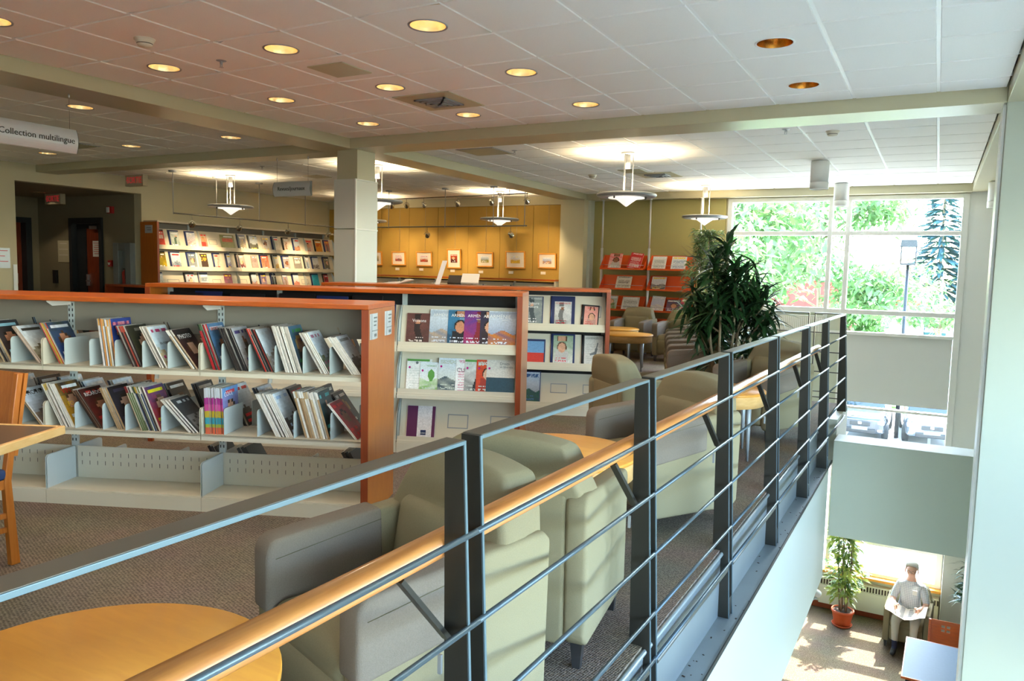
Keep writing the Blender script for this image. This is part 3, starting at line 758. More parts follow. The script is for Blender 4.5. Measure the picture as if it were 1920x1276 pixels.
# ------------------------------------------------------------------ hanging signs and exit signs
def hang_sign(loc, rotz, w, h, words, size, label, htop):
    t = thing('hanging_sign', label, 'sign', loc, rotz)
    n = 10; R_ = h*0.95
    prof = [(-(sqrt_(R_*R_-z*z)-sqrt_(R_*R_-h*h/4)), z) for z in [(-h/2 + h*i/n) for i in range(n+1)]]
    b = MB(); b.prism(prof + [(y+.006, z) for y, z in prof[::-1]], -w/2, w/2, 'x'); b.build('panel', 'sign', t)
    for s in (-1, 1):
        e = MB(); e.prism(prof + [(.012, h/2), (.012, -h/2)][:2], s*w/2-.004 if s < 0 else w/2, -w/2 if s < 0 else w/2+.004, 'x'); e.build('end_cap', 'black', t)
        c = MB(); c.tube([(s*w*.42, 0, h/2), (s*w*.42, 0, htop)], .0016, 5); c.build('wire', 'steel_rail', t)
        k = MB(); k.tube([(s*w*.42, 0, htop), (s*w*.42, 0, htop-.035)], .008, 8); k.build('anchor', 'silver', t)
    text(words, size, t, (0, prof[n//2][0]-.002, 0), (pi/2, 0, 0), 'black_print', extrude=.001)
def sqrt_(v): return math.sqrt(max(v, 0))
hang_sign((-6.40, 3.68, 2.478), pi/2, 0.66, 0.195, 'Collection multilingue', 0.068, 'curved silver hanging sign reading Collection multilingue at top left', BZ-2.478)
hang_sign((-7.325, 7.43, 2.465), 0.0, 0.64, 0.185, 'Revues/journaux', 0.070, 'curved dark hanging sign reading Revues/journaux left of the column', BZ-2.465)
def exit_sign(loc, label, drop):
    t = thing('exit_sign', label, 'exit sign', loc)
    b = MB(); b.box(-.24, .24, -.05, .05, 0, .19); b.build('housing', 'exit_body', t, bevel=.004)
    b = MB(); b.box(-.20, .20, -.05, .05, .19, .19+drop); b.build('mount', 'exit_body', t) if drop > .005 else None
    b = MB(); b.box(-.205, .205, -.053, -.0505, .02, .17); fc = b.build('face', 'exit_body', t)
    text('SORTIE', .155, fc, (.015, -.055, .095), (pi/2, 0, 0), 'exit_red', sx=.80)
    b = MB(); b.prism([(-.20, .095), (-.175, .115), (-.175, .075)], -.056, -.054, 'y'); b.build('arrow', 'exit_red', fc)
exit_sign((-12.28, 8.75, 2.785), 'red lettered SORTIE exit sign under the ceiling left of the hanging track', .0)
exit_sign((-14.42, 8.6, 2.505), 'red lettered SORTIE exit sign inside the dim corridor', .0)

# ------------------------------------------------------------------ small wall things in and around the corridor
def plaque(name, label, cat, loc, rotz, w, h, m, d=.008, lines=0, lm='grey_print', holder=None):
    t = thing(name, label, cat, loc, rotz)
    b = MB(); b.box(-w/2, w/2, -d, 0, 0, h); b.build('sheet', m, t)
    if lines:
        b = MB(); r = random.Random(len(label))
        for i in range(lines):
            z = h*.88 - i*h*.8/lines; l_ = w*r.uniform(.55, .85); b.box(-l_/2, l_/2, -d-.001, -d, z-h*.03, z)
        b.build('print', lm, t)
    return t
plaque('notice', 'white notice with red lines taped to the corridor door', 'notice', (-14.10, 9.188, 1.56), 0, .26, .30, 'white', .004, 6, 'red_print')
t = thing('fire_alarm_strobe', 'small red and white fire alarm strobe above the cabinet', 'fire alarm', (-13.50, 9.10, 2.36))
b = MB(); b.box(-.075, .075, -.05, 0, 0, .13); b.build('body', 'red_plastic', t, bevel=.006)
b = MB(); b.box(-.07, .01, -.065, -.05, .015, .115); b.build('strobe_lens', 'white', t, bevel=.006)
t = thing('fire_alarm_pull', 'small red manual fire alarm box beside the corridor door', 'fire alarm', (-13.55, 9.10, 1.38))
b = MB(); b.box(-.05, .05, -.04, 0, 0, .12); b.build('body', 'red_plastic', t, bevel=.004)
b = MB(); b.box(-.025, .025, -.055, -.04, .06, .075); b.box(-.008, .008, -.055, -.04, .03, .06); b.build('handle', 'white', t)
t = thing('extinguisher_cabinet', 'grey metal wall cabinet with a glass front holding an extinguisher', 'fire cabinet', (-13.10, 9.10, .92))
b = MB()
b.box(-.25, -.10, -.10, 0, 0, .90); b.box(.10, .25, -.10, 0, 0, .90); b.box(-.10, .10, -.10, 0, 0, .12); b.box(-.10, .10, -.10, 0, .76, .90); b.box(-.10, .10, -.01, 0, .12, .76)
b.build('box', 'channel', t, bevel=.004)
b = MB(); b.box(-.10, .10, -.098, -.095, .12, .76); b.build('glass', 'glass', t)
t = thing('fire_extinguisher', 'red fire extinguisher behind the cabinet glass', 'fire extinguisher', (-13.10, 9.05, 1.045))
b = MB(); b.lathe([(0, 0), (.055, 0), (.06, .02), (.06, .38), (.03, .43), (.02, .46), (0, .46)], n=20, T=Matrix.Scale(.62, 4)@Matrix.Scale(1.0, 4)); b.build('cylinder', 'red_plastic', t)
b = MB(); b.box(-.03, .03, -.01, .01, .29, .31); b.tube([(.02, 0, .30), (.035, -.01, .26), (.035, -.01, .12)], .006, 6); b.build('valve', 'black', t)
b = MB(); b.box(-.035, .02, -.012, -.010, .18, .30, 0, Matrix.Rotation(.5, 4, 'Y')); b.build('tag', 'paper', t)
plaque('wall_phone', 'dark wall telephone on the corridor wall left of the door', 'telephone', (-15.28, 9.10, 1.02), 0, .11, .26, 'black', .05)
plaque('notice_board', 'faded pale chart on the corridor wall left of the dark door', 'notice', (-15.02, 9.10, 1.44), 0, .36, .42, 'wall', .01, 3, 'paper')
plaque('poster', 'silver wavy poster with red lettering at the left picture edge', 'poster', (-12.645, 6.62, 1.34), pi/2, .38, .31, 'sign', .006, 3, 'red_print')
plaque('paper_sheet', 'pale blue sheet on the wall below the silver poster', 'notice', (-12.645, 6.52, 1.02), pi/2, .16, .22, 'white', .004)
plaque('corner_guard', 'narrow pale strip on the wall corner at the corridor mouth', 'wall guard', (-12.642, 6.88, 0.40), pi/2, .06, 1.0, 'white', .006)
# ------------------------------------------------------------------ printed covers
def P_(s): return hx(s)
PAL = ['b3202a','1f4f8f','2e6f4a','d8b23a','5c2a5e','e6e2d8','20242c','c8622a','7fb0cf','8c1f4a','3a3f52','cfd6dc','a8894c','2b6a7a','d9482b','efe9dc']
SKIN = ['d9a283','c98a68','e2b69a','8d5a3f']
def painter(style, seed, a=None, b=None, c=None):
    r = random.Random(seed)
    a = P_(a or r.choice(PAL)); b = P_(b or r.choice(PAL)); c = P_(c or r.choice(['f4f2ee','ffd83a','e02a2a','f4f2ee','ffffff']))
    sk = P_(r.choice(SKIN)); hr = P_(r.choice(['2a1c16','5a3a22','15120f','b08a4a'])); cx = r.uniform(.4, .62); cyy = r.uniform(.48, .6); ph = r.uniform(0, 6)
    def mixc(p, q, t): return tuple(p[i]*(1-t)+q[i]*t for i in range(3))
    def fn(u, v):
        n = .5+.5*sin(u*9+ph+4*sin(v*7+ph))*cos(v*11-ph)
        col = mixc(a, b, min(1, max(0, (1-v)*.7+.25*n)))
        if style == 'portrait':
            d = ((u-cx)/.20)**2+((v-cyy)/.16)**2
            if v < cyy-.1 and abs(u-cx) < .30+.12*(cyy-v): col = mixc(b, (0.02,0.02,0.03), .35)
            if d < 1.6 and v > cyy-.06: col = hr
            if d < 1: col = mixc(sk, hr, .15*n)
        elif style == 'land':
            h = .42+.05*sin(u*8+ph)
            col = mixc(a, (.75,.82,.9), v) if v > h else mixc(b, a, n*.6)
        elif style == 'text':
            col = a
            if .12 < u < .88 and v < .76 and int(v*26) % 2 == 0 and r.random() < .85: col = mixc(a, b, .75)
        elif style == 'figure':
            d = abs(u-cx-.08*sin(v*6+ph))
            if d < .13 and .12 < v < .7: col = mixc(b, (0.01,0.01,0.012), .5)
            if d < .08 and .66 < v < .78: col = sk
        elif style == 'plain': col = a
        elif style == 'half':
            col = a if v > .5 else b
        if style not in ('plain', 'half'):
            if .83 < v < .94 and .08 < u < .92 and r.random() < .78: col = c
            if style != 'text' and (.10 < v < .16 or .22 < v < .26) and .1 < u < .7 and r.random() < .6: col = c
        j = r.uniform(.9, 1.1)
        return tuple(min(1, x*j) for x in col)
    return fn
def print_mesh(name, w, h, d, paint, nx=12, ny=16, edge='e8e0d2', back=None, spine=None, x0=None):
    """front (facing -y) is a painted sheet of cells; x centred, standing on z = 0"""
    v = []; f = []; col = []
    xa = -w/2 if x0 is None else x0
    for j in range(ny+1):
        for i in range(nx+1): v.append((xa+w*i/nx, 0, h*j/ny))
    for j in range(ny):
        for i in range(nx):
            k = j*(nx+1)+i; f.append((k, k+1, k+nx+2, k+nx+1)); col.append(paint((i+.5)/nx, (j+.5)/ny))
    o = len(v); xb = xa+w
    v += [(xa,0,0),(xb,0,0),(xb,d,0),(xa,d,0),(xa,0,h),(xb,0,h),(xb,d,h),(xa,d,h)]
    E_ = P_(edge); B_ = P_(back) if back else E_
    for q, c_ in (((0,3,2,1), E_), ((4,5,6,7), E_), ((1,2,6,5), E_), ((2,3,7,6), B_), ((3,0,4,7), P_(spine) if spine else E_)):
        f.append(tuple(o+i for i in q)); col.append(c_)
    me = bpy.data.meshes.new(name); me.from_pydata(v, [], f); me.materials.append(M['print'])
    ca = me.color_attributes.new('Col', 'FLOAT_COLOR', 'CORNER'); buf = []
    for p, c_ in zip(me.polygons, col): buf += [c_[0], c_[1], c_[2], 1.0]*len(p.vertices)
    ca.data.foreach_set('color', buf); me.update()
    return me
def cover(name, label, cat, T, w, h, paint, group=None, d=.006, titles=(), binder=None, **kw):
    if 'nx' not in kw: kw['nx'] = 26; kw['ny'] = 36
    """T: world matrix of the foot of the cover; titles: (words, size, x, z, material)"""
    if titles:
        p0 = paint; paint = lambda u, v: p0(u, v if not .80 < v < .96 else .60+.2*(v-.8))
    me = print_mesh(name, w, h, d, paint, **kw)
    o = bpy.data.objects.new(name, me); C.objects.link(o); o.matrix_world = T
    tag(o, label, cat, group)
    for (wd, sz, x, z, m) in titles:
        text(wd, sz, o, (x, -.0012, z), (pi/2, 0, 0), m, extrude=.0003, name='title_lettering')
    if binder:
        b = MB(); bw, bh = binder[:2]; b.box(-bw/2, bw/2, d+.0005, d+.010, -.002, bh-.002)
        bo = b.build('plastic_binder', binder[2], o, bevel=.003)
        bo.location = (binder[3] if len(binder) > 3 else 0, 0, 0)
        s_ = MB(); s_.tube([(-bw/2, d+.005, -.001), (-bw/2, d+.005, bh-.004)], .009, 8); so_ = s_.build('binder_spine', binder[2], o)
        so_.location = bo.location
    return o
TILT = R(15)
def slant(root, x, y, z, rz=0.0, roll=0.0):
    base = Matrix.Translation(root.location) @ Matrix.Rotation(root.rotation_euler.z, 4, 'Z')
    return base @ Matrix.Translation((x, y, z)) @ Matrix.Rotation(-TILT, 4, 'X') @ Matrix.Rotation(roll, 4, 'Y')

A23 = R(23.0); P1 = Vector((-3.87, 3.078, 0)); E1 = Vector((cos(A23), sin(A23), 0)); N1 = Vector((-sin(A23), cos(A23), 0))

# ------------------------------------------------------------------ the near magazine shelf
u1 = thing('magazine_shelf', 'long low double-sided shelf unit with orange wood top and leaning magazines, nearest the camera', 'shelf', tuple(P1), A23)
SE = [-2.935, -1.935, -0.937, 0.064, 1.056]
b = MB(); b.box(-2.95, 1.10, -.02, .575, 1.25, 1.28); b.build('top', 'cherry', u1, bevel=.004)
b = MB(); b.box(1.058, 1.10, -.018, .573, 0, 1.25, 0); b.build('end_panel', 'cherry_v', u1, bevel=.003)
b = MB(); b.box(1.0575, 1.0995, -.024, -.018, 0, 1.25, 0); b.build('end_panel_edging', 'cherry_dark', u1)
b = MB()
for a, c_ in zip(SE, SE[1:]): b.box(a+.0015, c_-.0015, 0, .006, 0, .085); b.box(a+.0015, c_-.0015, .55, .556, 0, .085)
b.build('kick_plate', 'cream', u1)
b = MB(); b.box(SE[0], SE[-1], .285, .293, 1.05, 1.25); b.build('valance', 'panel_grey', u1)
def divider(root, x, z, y0, y1, hgt, name='divider', t=.0026, mt='greyblue'):
    r_ = .022; s = 1 if y1 > y0 else -1
    pr = [(y0, z), (y0, z+hgt-r_)] + [(y0+s*(r_-r_*cos(a)), z+hgt-r_+r_*sin(a)) for a in (pi/8, pi/4, 3*pi/8, pi/2)] + [(y1, z+hgt), (y1, z)]
    b = MB(); b.prism(pr, x-t/2, x+t/2, 'x'); return b.build(name, mt, root)
for k, (a, c_) in enumerate(zip(SE, SE[1:])):
    for side in (0, 1):
        y0, y1 = (.005, .275) if side == 0 else (.555, .300)
        lo, hi = min(y0, y1), max(y0, y1)
        for z in (.862, .473):
            b = MB(); b.box(a+.002, c_-.002, lo, hi, z-.012, z); fy = y0 if side == 0 else y0-.004
            b.box(a+.002, c_-.002, fy, fy+.004, z-.036, z); b.build('shelf', 'cream', u1)
        b = MB(); b.box(a+.002, c_-.002, lo+.005, hi, .080, .092); b.build('base_shelf', 'cream', u1)
        for z, h_ in ((.862, .16), (.473, .16)):
            for xx in (a+.005, c_-.005): divider(u1, xx, z-.03, y0, y1, h_+.03, 'shelf_bracket', .003, 'cream')
        for xx in (a+.005, c_-.005): divider(u1, xx, .082, y0+(.004 if side == 0 else -.004), y1, .215, 'base_bracket', .003)
    b = MB(); b.box(a+.004, c_-.004, .277, .283, .088, .299); bb_ = b.build('base_back', 'cream', u1)
    b = MB()
    for i in range(18):
        x = a+.05+i*(c_-a-.1)/17
        for z in (.19, .245): b.box(x-.0012, x+.0012, .2755, .277, z-.013, z+.013)
    b.build('back_slots', 'slot', bb_)
for i, a in enumerate(SE):
    x0 = a-.02 if 0 < i < 4 else (a if i == 0 else a-.04)
    b = MB(); b.box(x0, x0+.04, .277, .298, .085, 1.25); ur_ = b.build('upright', 'greyblue', u1)
    b = MB()
    for q in range(26):
        z = .33+q*.035
        for xx in (x0+.006, x0+.028): b.box(xx, xx+.006, .2755, .277, z, z+.018)
    b.build('upright_slots', 'black', ur_)
    b = MB(); b.prism([(.277, 1.249), (.06, 1.249), (.06, 1.238), (.11, 1.212), (.277, 1.212)], x0+.015, x0+.02, 'x'); b.build('top_bracket', 'white', u1)
for i, (y0, y1) in enumerate(((.0, .165), (.325, .495))):
    b = MB(); n = 8; w_ = y1-y0; pr = [(1.1005+.010*sin(pi*j/n), y0+w_*j/n) for j in range(n+1)]
    b.prism(pr + [(1.1005, y1), (1.1005, y0)][:2], 1.075, 1.225, 'z', 0); sh_ = b.build('sign_holder', 'sign', u1)
    b = MB(); b.box(1.111, 1.1125, y0+.004, y0+.006, 1.075, 1.225); b.box(1.109, 1.1125, y0+.02, y1-.02, 1.124, 1.127)
    for q in range(3): b.box(1.1105, 1.1118, y0+.05, y1-.05-.01*q, 1.205-.022*q-.008, 1.205-.022*q)
    b.box(1.1105, 1.1118, y0+.06, y1-.06, 1.09, 1.107)
    b.build('sign_print', 'grey_print', sh_)

def spine_mag(w, h, t, spine, cov, nz=14):
    """one magazine standing upright: spine faces -y, cover faces +x, left-bottom-front corner at the origin"""
    v = []; f = []; col = []
    for j in range(nz+1): v += [(0, 0, h*j/nz), (t, 0, h*j/nz)]
    for j in range(nz): f.append((2*j, 2*j+1, 2*j+3, 2*j+2)); col.append(spine((j+.5)/nz))
    o = len(v); nx = 9
    for j in range(nz+1):
        for i in range(nx+1): v.append((t, w*i/nx, h*j/nz))
    for j in range(nz):
        for i in range(nx):
            k = o+j*(nx+1)+i; f.append((k, k+1, k+nx+2, k+nx+1)); col.append(cov((i+.5)/nx, (j+.5)/nz))
    o = len(v); v += [(0,0,0),(t,0,0),(t,w,0),(0,w,0),(0,0,h),(t,0,h),(t,w,h),(0,w,h)]
    E_ = P_('d8cfc0')
    for q, c_ in (((0,3,2,1), E_), ((4,5,6,7), E_), ((2,3,7,6), E_), ((3,0,4,7), cov(.5, .3))): f.append(tuple(o+i for i in q)); col.append(c_)
    me = bpy.data.meshes.new('magazine'); me.from_pydata(v, [], f); me.materials.append(M['print'])
    ca = me.color_attributes.new('Col', 'FLOAT_COLOR', 'CORNER'); buf = []
    for p, c_ in zip(me.polygons, col): buf += [c_[0], c_[1], c_[2], 1.0]*len(p.vertices)
    ca.data.foreach_set('color', buf); me.update(); return me
ORD = ['first', 'second', 'third', 'fourth', 'fifth', 'sixth', 'seventh', 'eighth', 'ninth', 'tenth', 'eleventh', 'twelfth', 'thirteenth', 'fourteenth', 'fifteenth']
STK = iter(['dark stack at the picture edge, upper shelf', 'low-leaning architecture stack, upper shelf', 'grey, yellow and red stack, upper shelf', 'upright white and orange stack, upper shelf', 'curled red and black stack, upper shelf', 'white stack under the light blue cover, upper shelf', 'white stack under the black PHOTO cover, upper shelf', 'red-topped SPORT stack, upper shelf', 'black stack beside the SPORT stack, upper shelf', 'black stack with red tops, upper shelf', 'thickest white stack, upper shelf right bay', 'white stack under the torn cover, upper shelf', 'white stack beside the end panel, upper shelf', 'dark stack behind the chair back, middle shelf', 'stack under the blue PHOTO cover, middle shelf', 'white and yellow VIN stack, middle shelf', 'brown RICARDO stack, middle shelf', 'tan stack right of RICARDO, middle shelf', 'multicoloured slanting stack, middle shelf', 'sprawling white stack at the bay end, middle shelf', 'rainbow striped upright stack, middle shelf', 'white stack right of the empty compartment, middle shelf', 'fat white and tan stack, middle shelf', 'glossy red pair beside the end panel, middle shelf'])
def stack(root, s0, s1, z, n, th, spines, cov, label, titles=(), h=.275, seed=1, side=0, tband=True, tmax=.0092, bright=1.0, grp=None):
    r = random.Random(seed); th = R(th); hd = .162
    if not side: label = next(STK)
    b0 = s0+.004+hd*math.tan(th)+.001
    t = min(tmax, max(.0035, (s1-.008-b0)/n*cos(th)))
    b0 = max(b0, s1-.008-n*t/cos(th))
    base = Matrix.Translation(root.location) @ Matrix.Rotation(root.rotation_euler.z, 4, 'Z')
    for k in range(n):
        sp = P_(r.choice(spines)); q = P_(r.choice(spines)); hh = h*r.uniform(.985, 1.012); last = k == n-1
        def spf(v, sp=sp, q=q, r=random.Random(seed*31+k)):
            if tband and .47 < v < .53: return P_('c06068') if r.random() < .6 else P_('e8e2dc')
            if v > .86: return q
            j = r.uniform(.86, 1.05); return tuple(min(1, x*j) for x in sp)
        me = spine_mag(.205, hh, t*.93, spf if not callable(spines) else spines, cov if last else painter('portrait', seed*7+k, 'c9c2b8', '5c5550'))
        o = bpy.data.objects.new('magazine', me); C.objects.link(o)
        y = .030+r.uniform(-.008, .012)
        if side: T = base @ Matrix.Translation((b0+k*t/cos(th), .560-y-.205-.035, z)) 
        else: T = base @ Matrix.Translation((b0+k*t/cos(th), y, z))
        o.matrix_world = T @ Matrix.Rotation(-th, 4, 'Y')
        tag(o, '%s magazine from the left in the %s' % (ORD[k], label), 'magazine', 'magazines of the '+label)
        if last:
            for (wd, sz, yy, zz, m) in titles:
                text(wd, sz, o, (t*.93+.0008, yy, zz), (pi/2, 0, pi/2), m, extrude=.0002, name='title_lettering')
WH = ['efe8e0', 'e6ddd2', 'f2eee8']; DK = ['2a2628', '3a3230', '1c1a1e']; TAN = ['c2a57e', 'b0906a', 'd6bf9a']; MIX = ['7a2a2a', '2f4a6a', 'd8cfc0', '5a6a3a', 'c89a3a', '3a2a2a', 'e8e2d8']
U_ = .8625; L_ = .4735; up_, lo_ = 'upper shelf of the near unit', 'middle shelf of the near unit'
pt = painter
stack(u1, -1.36, -1.146, U_, 6, 28, DK+TAN, pt('portrait', 1, '2a2f38', '54413a', '9fd0e0'), 'dark magazine in the stack cut by the left picture edge, '+up_, seed=11)
stack(u1, -1.146, -.943, U_, 3, 38, ['d6bfb0', 'b8a090'], pt('land', 2, 'cfc8b4', '5e5226', '3a3630'), 'magazine with pale architecture cover leaning low, second stack of the '+up_, seed=12)
stack(u1, -.935, -.797, U_, 6, 27, ['8a8e90', 'c9a23a', 'c03a28', '8a6a3a', 'e0dcd0'], pt('portrait', 3, '3a4636', '2a52a8', 'e8e8f0'), 'magazine with coloured grey, yellow or red spine, stack left of the empty compartment on the '+up_, seed=13)
stack(u1, -.636, -.473, U_, 9, 7, ['f0ece8', 'e8e4ea', 'dda04a', 'd88a3a', 'efe8e0'], pt('figure', 4, '2a3f8a', '3c5cc0', 'e0a0b0'), 'magazine with white or orange spine standing almost upright on the '+up_, [('PSYCHOLOGIES', .024, .10, .252, 'red_print')], seed=14, h=.285)
stack(u1, -.473, -.299, U_, 6, 24, ['8a2a28', '3a2422', 'b84a3a', '2a2226'], pt('portrait', 5, '2a2a20', '4a4a32', '9a9a90'), 'red and black curled magazine, stack right of the upright white one on the '+up_, seed=15, h=.265)
stack(u1, -.299, -.139, U_, 5, 28, WH, pt('land', 6, '8fbcd2', 'c9b48a', 'b8306a'), 'white-spined magazine with a light blue cover on the stack, '+up_, [('EN FORET', .022, .10, .155, 'black_print')], seed=16)
stack(u1, -.139, .056, U_, 4, 36, WH+['c2a98a'], pt('portrait', 7, '1c1a1e', '4a2420', '1c1a1e'), 'white-spined magazine leaning low under the black PHOTO cover, '+up_, [('PHOTO', .042, .095, .225, 'white_print')], seed=17)
stack(u1, .072, .198, U_, 6, 20, ['1f2a20', 'b02028', '26221f', '3a5a3a'], pt('portrait', 8, '5b86b2', '27415f', 'e8e8ee'), 'dark magazine with red top in the first stack of the right bay, '+up_, [('SPORT', .03, .075, .252, 'red_print')], seed=18, h=.285)
stack(u1, .198, .364, U_, 9, 23, DK, pt('figure', 9, 'd8dce4', '7a6252', '4a3a8a'), 'black-spined magazine in the second stack of the right bay, '+up_, seed=19, h=.27)
stack(u1, .364, .524, U_, 8, 25, DK+['c03020'], pt('land', 10, 'b9cbd8', '8a7256', 'd8e0e8'), 'black and red spined magazine in the third stack of the right bay, '+up_, seed=20)
stack(u1, .524, .696, U_, 11, 18, WH, pt('portrait', 11, '3f6a8a', '2a2a26', '2a7a3a'), 'white-spined magazine in the thick fourth stack of the right bay, '+up_, seed=21, h=.285)
stack(u1, .696, .858, U_, 7, 30, WH, pt('land', 12, '9fb8d0', '5a6a3a', 'b0688a'), 'white-spined magazine with a torn cover corner stack, fifth in the right bay, '+up_, seed=22)
stack(u1, .858, 1.050, U_, 5, 35, WH, pt('land', 13, '6a6e70', '3a2a20', '8a8e90'), 'white-spined magazine leaning beside the wood end panel, '+up_, seed=23, h=.265)
stack(u1, -1.36, -1.153, L_, 4, 30, DK, pt('portrait', 30, '2a2a2a', '3a3a3a'), 'dark magazine behind the wooden chair back, '+lo_, seed=24)
stack(u1, -1.153, -.943, L_, 3, 38, WH+TAN, pt('land', 31, '2a3550', '7a6a58', '101014'), 'magazine under the blue-black PHOTO cover, leftmost visible stack of the '+lo_, [('PHOTO', .045, .10, .235, 'black_print')], seed=25)
stack(u1, -.930, -.742, L_, 10, 26, WH+['d8b040'], pt('portrait', 32, '20242c', 'd8a020', 'e8e8e8'), 'white and yellow spined magazine under the VIN cover, '+lo_, [('VIN', .05, .07, .235, 'red_print'), ('FO', .04, .06, .15, 'yellow_print')], seed=26, h=.29)
stack(u1, -.742, -.562, L_, 5, 34, ['4a3226', '7a5a46', '2a1e1a'], pt('portrait', 33, '2a1c1a', '7a2a22', 'c03028'), 'dark brown magazine under the RICARDO cover, '+lo_, [('RICARDO', .036, .10, .235, 'white_print')], seed=27)
stack(u1, -.562, -.417, L_, 6, 25, TAN+['e0d4c0'], pt('portrait', 34, '1c1c22', '3a3440', '4a4660'), 'tan-spined magazine between two dividers on the '+lo_, seed=28)
stack(u1, -.417, -.187, L_, 14, 22, MIX, pt('portrait', 35, '2a3a6a', 'c03a28', 'e8d820'), 'multicoloured magazine in the widest slanting stack of the '+lo_, seed=29, h=.285)
stack(u1, -.187, .056, L_, 6, 43, WH, pt('text', 36, '3a3e42', '8a8e92', 'c8ccd0'), 'white magazine sprawling almost flat beside the bay end, '+lo_, seed=30, h=.26)
RB = ['c8d0d8', 'c03a9a', 'd84a9a', 'c8b83a', '3aa0b8', '9ab83a', 'e06a4a']
def rainbow(v):
    k = [('e06a4a', .12), ('a8b840', .24), ('3aa0b8', .36), ('c8b030', .48), ('d04a98', .62), ('a82a88', .76), ('c8ccd4', 1.01)]
    for c_, e in k:
        if v < e: return P_(c_)
stack(u1, .072, .208, L_, 15, 2, RB, pt('portrait', 37, '3aa0d8', 'd84a8a', 'e03a4a'), 'magazine with rainbow striped spine standing upright, '+lo_, [('COOL', .04, .08, .235, 'white_print')], seed=31, h=.28)
for o in [x for x in C.objects if 'rainbow striped upright' in x.get('label', '')]:
    ca = o.data.color_attributes['Col']
    for p in list(o.data.polygons)[:14]:
        c_ = rainbow(p.center.z/.28)
        for li in p.loop_indices: ca.data[li].color = (*c_, 1)
stack(u1, .415, .639, L_, 11, 27, WH, pt('land', 38, '4a4038', '2a2220', '9fb8d8'), 'white-spined magazine leaning right of the empty compartment, '+lo_, seed=32, h=.285)
stack(u1, .639, .864, L_, 12, 16, WH+TAN, pt('figure', 39, '2a4a52', '1c2a2c', '3ab0b8'), 'white and tan spined magazine, fat stack second from the end panel, '+lo_, seed=33, h=.285, tmax=.0125)
stack(u1, .864, 1.030, L_, 2, 40, WH, pt('portrait', 40, '8a1c24', 'c04a50', 'd82a30'), 'glossy red magazine leaning alone beside the end panel, '+lo_, seed=34, h=.27)
# dividers of the near shelf, front side and rear side
for x in (-1.146, -.797, -.636, -.473, -.299, -.139, .198, .364, .524, .696, .858): divider(u1, x, U_, .012, .262, .16)
for x in (-1.153, -.742, -.562, -.417, -.187, .208, .415, .639, .864): divider(u1, x, L_, .012, .262, .16)
rr_ = random.Random(5)
for z, wd in ((U_, 'upper'), (L_, 'middle')):
    xs = [-1.80, -1.62, -1.44, -1.25, -1.08, -.93, -.74, -.56, -.38, -.18, .0, .07, .25, .43, .62, .80, .95]
    for i, (a, c_) in enumerate(zip(xs, xs[1:])):
        if c_-a < .1 or (wd == 'upper' and i in (5, 14)): continue
        stack(u1, a, c_, z, 3, 26+rr_.uniform(-8, 10), DK+['5a4a3e', '3a4a5a', '8a7a66'], pt(rr_.choice(['portrait', 'land']), 60+i, rr_.choice(['3a322c', '5a4a40', '2f3d4a']), '4a4038'), '%s rear stack of the near unit, %s shelf' % (ORD[i] if i < 15 else 'last', wd), seed=80+i+(50 if wd == 'upper' else 0), side=1, tmax=.011, tband=False, grp='magazines on the rear side of the near unit, %s shelf' % wd)
        divider(u1, c_, z, .545, .305, .16) if abs(c_-.0) > .02 else None
for x, k in ((-.02, 3), (.18, 3), (.86, 3)):
    stack(u1, x, x+.19, .0925, k, 30, DK, pt('plain', 90, '1c1c1e'), '%s black stack on the bottom rear shelf' % ('left' if x < 0 else 'middle' if x < .5 else 'right'), seed=int(200+x*50), side=1, tmax=.02, tband=False)
for x in (.60, .80, -.30, -.75): divider(u1, x, .0925, .545, .305, .17)

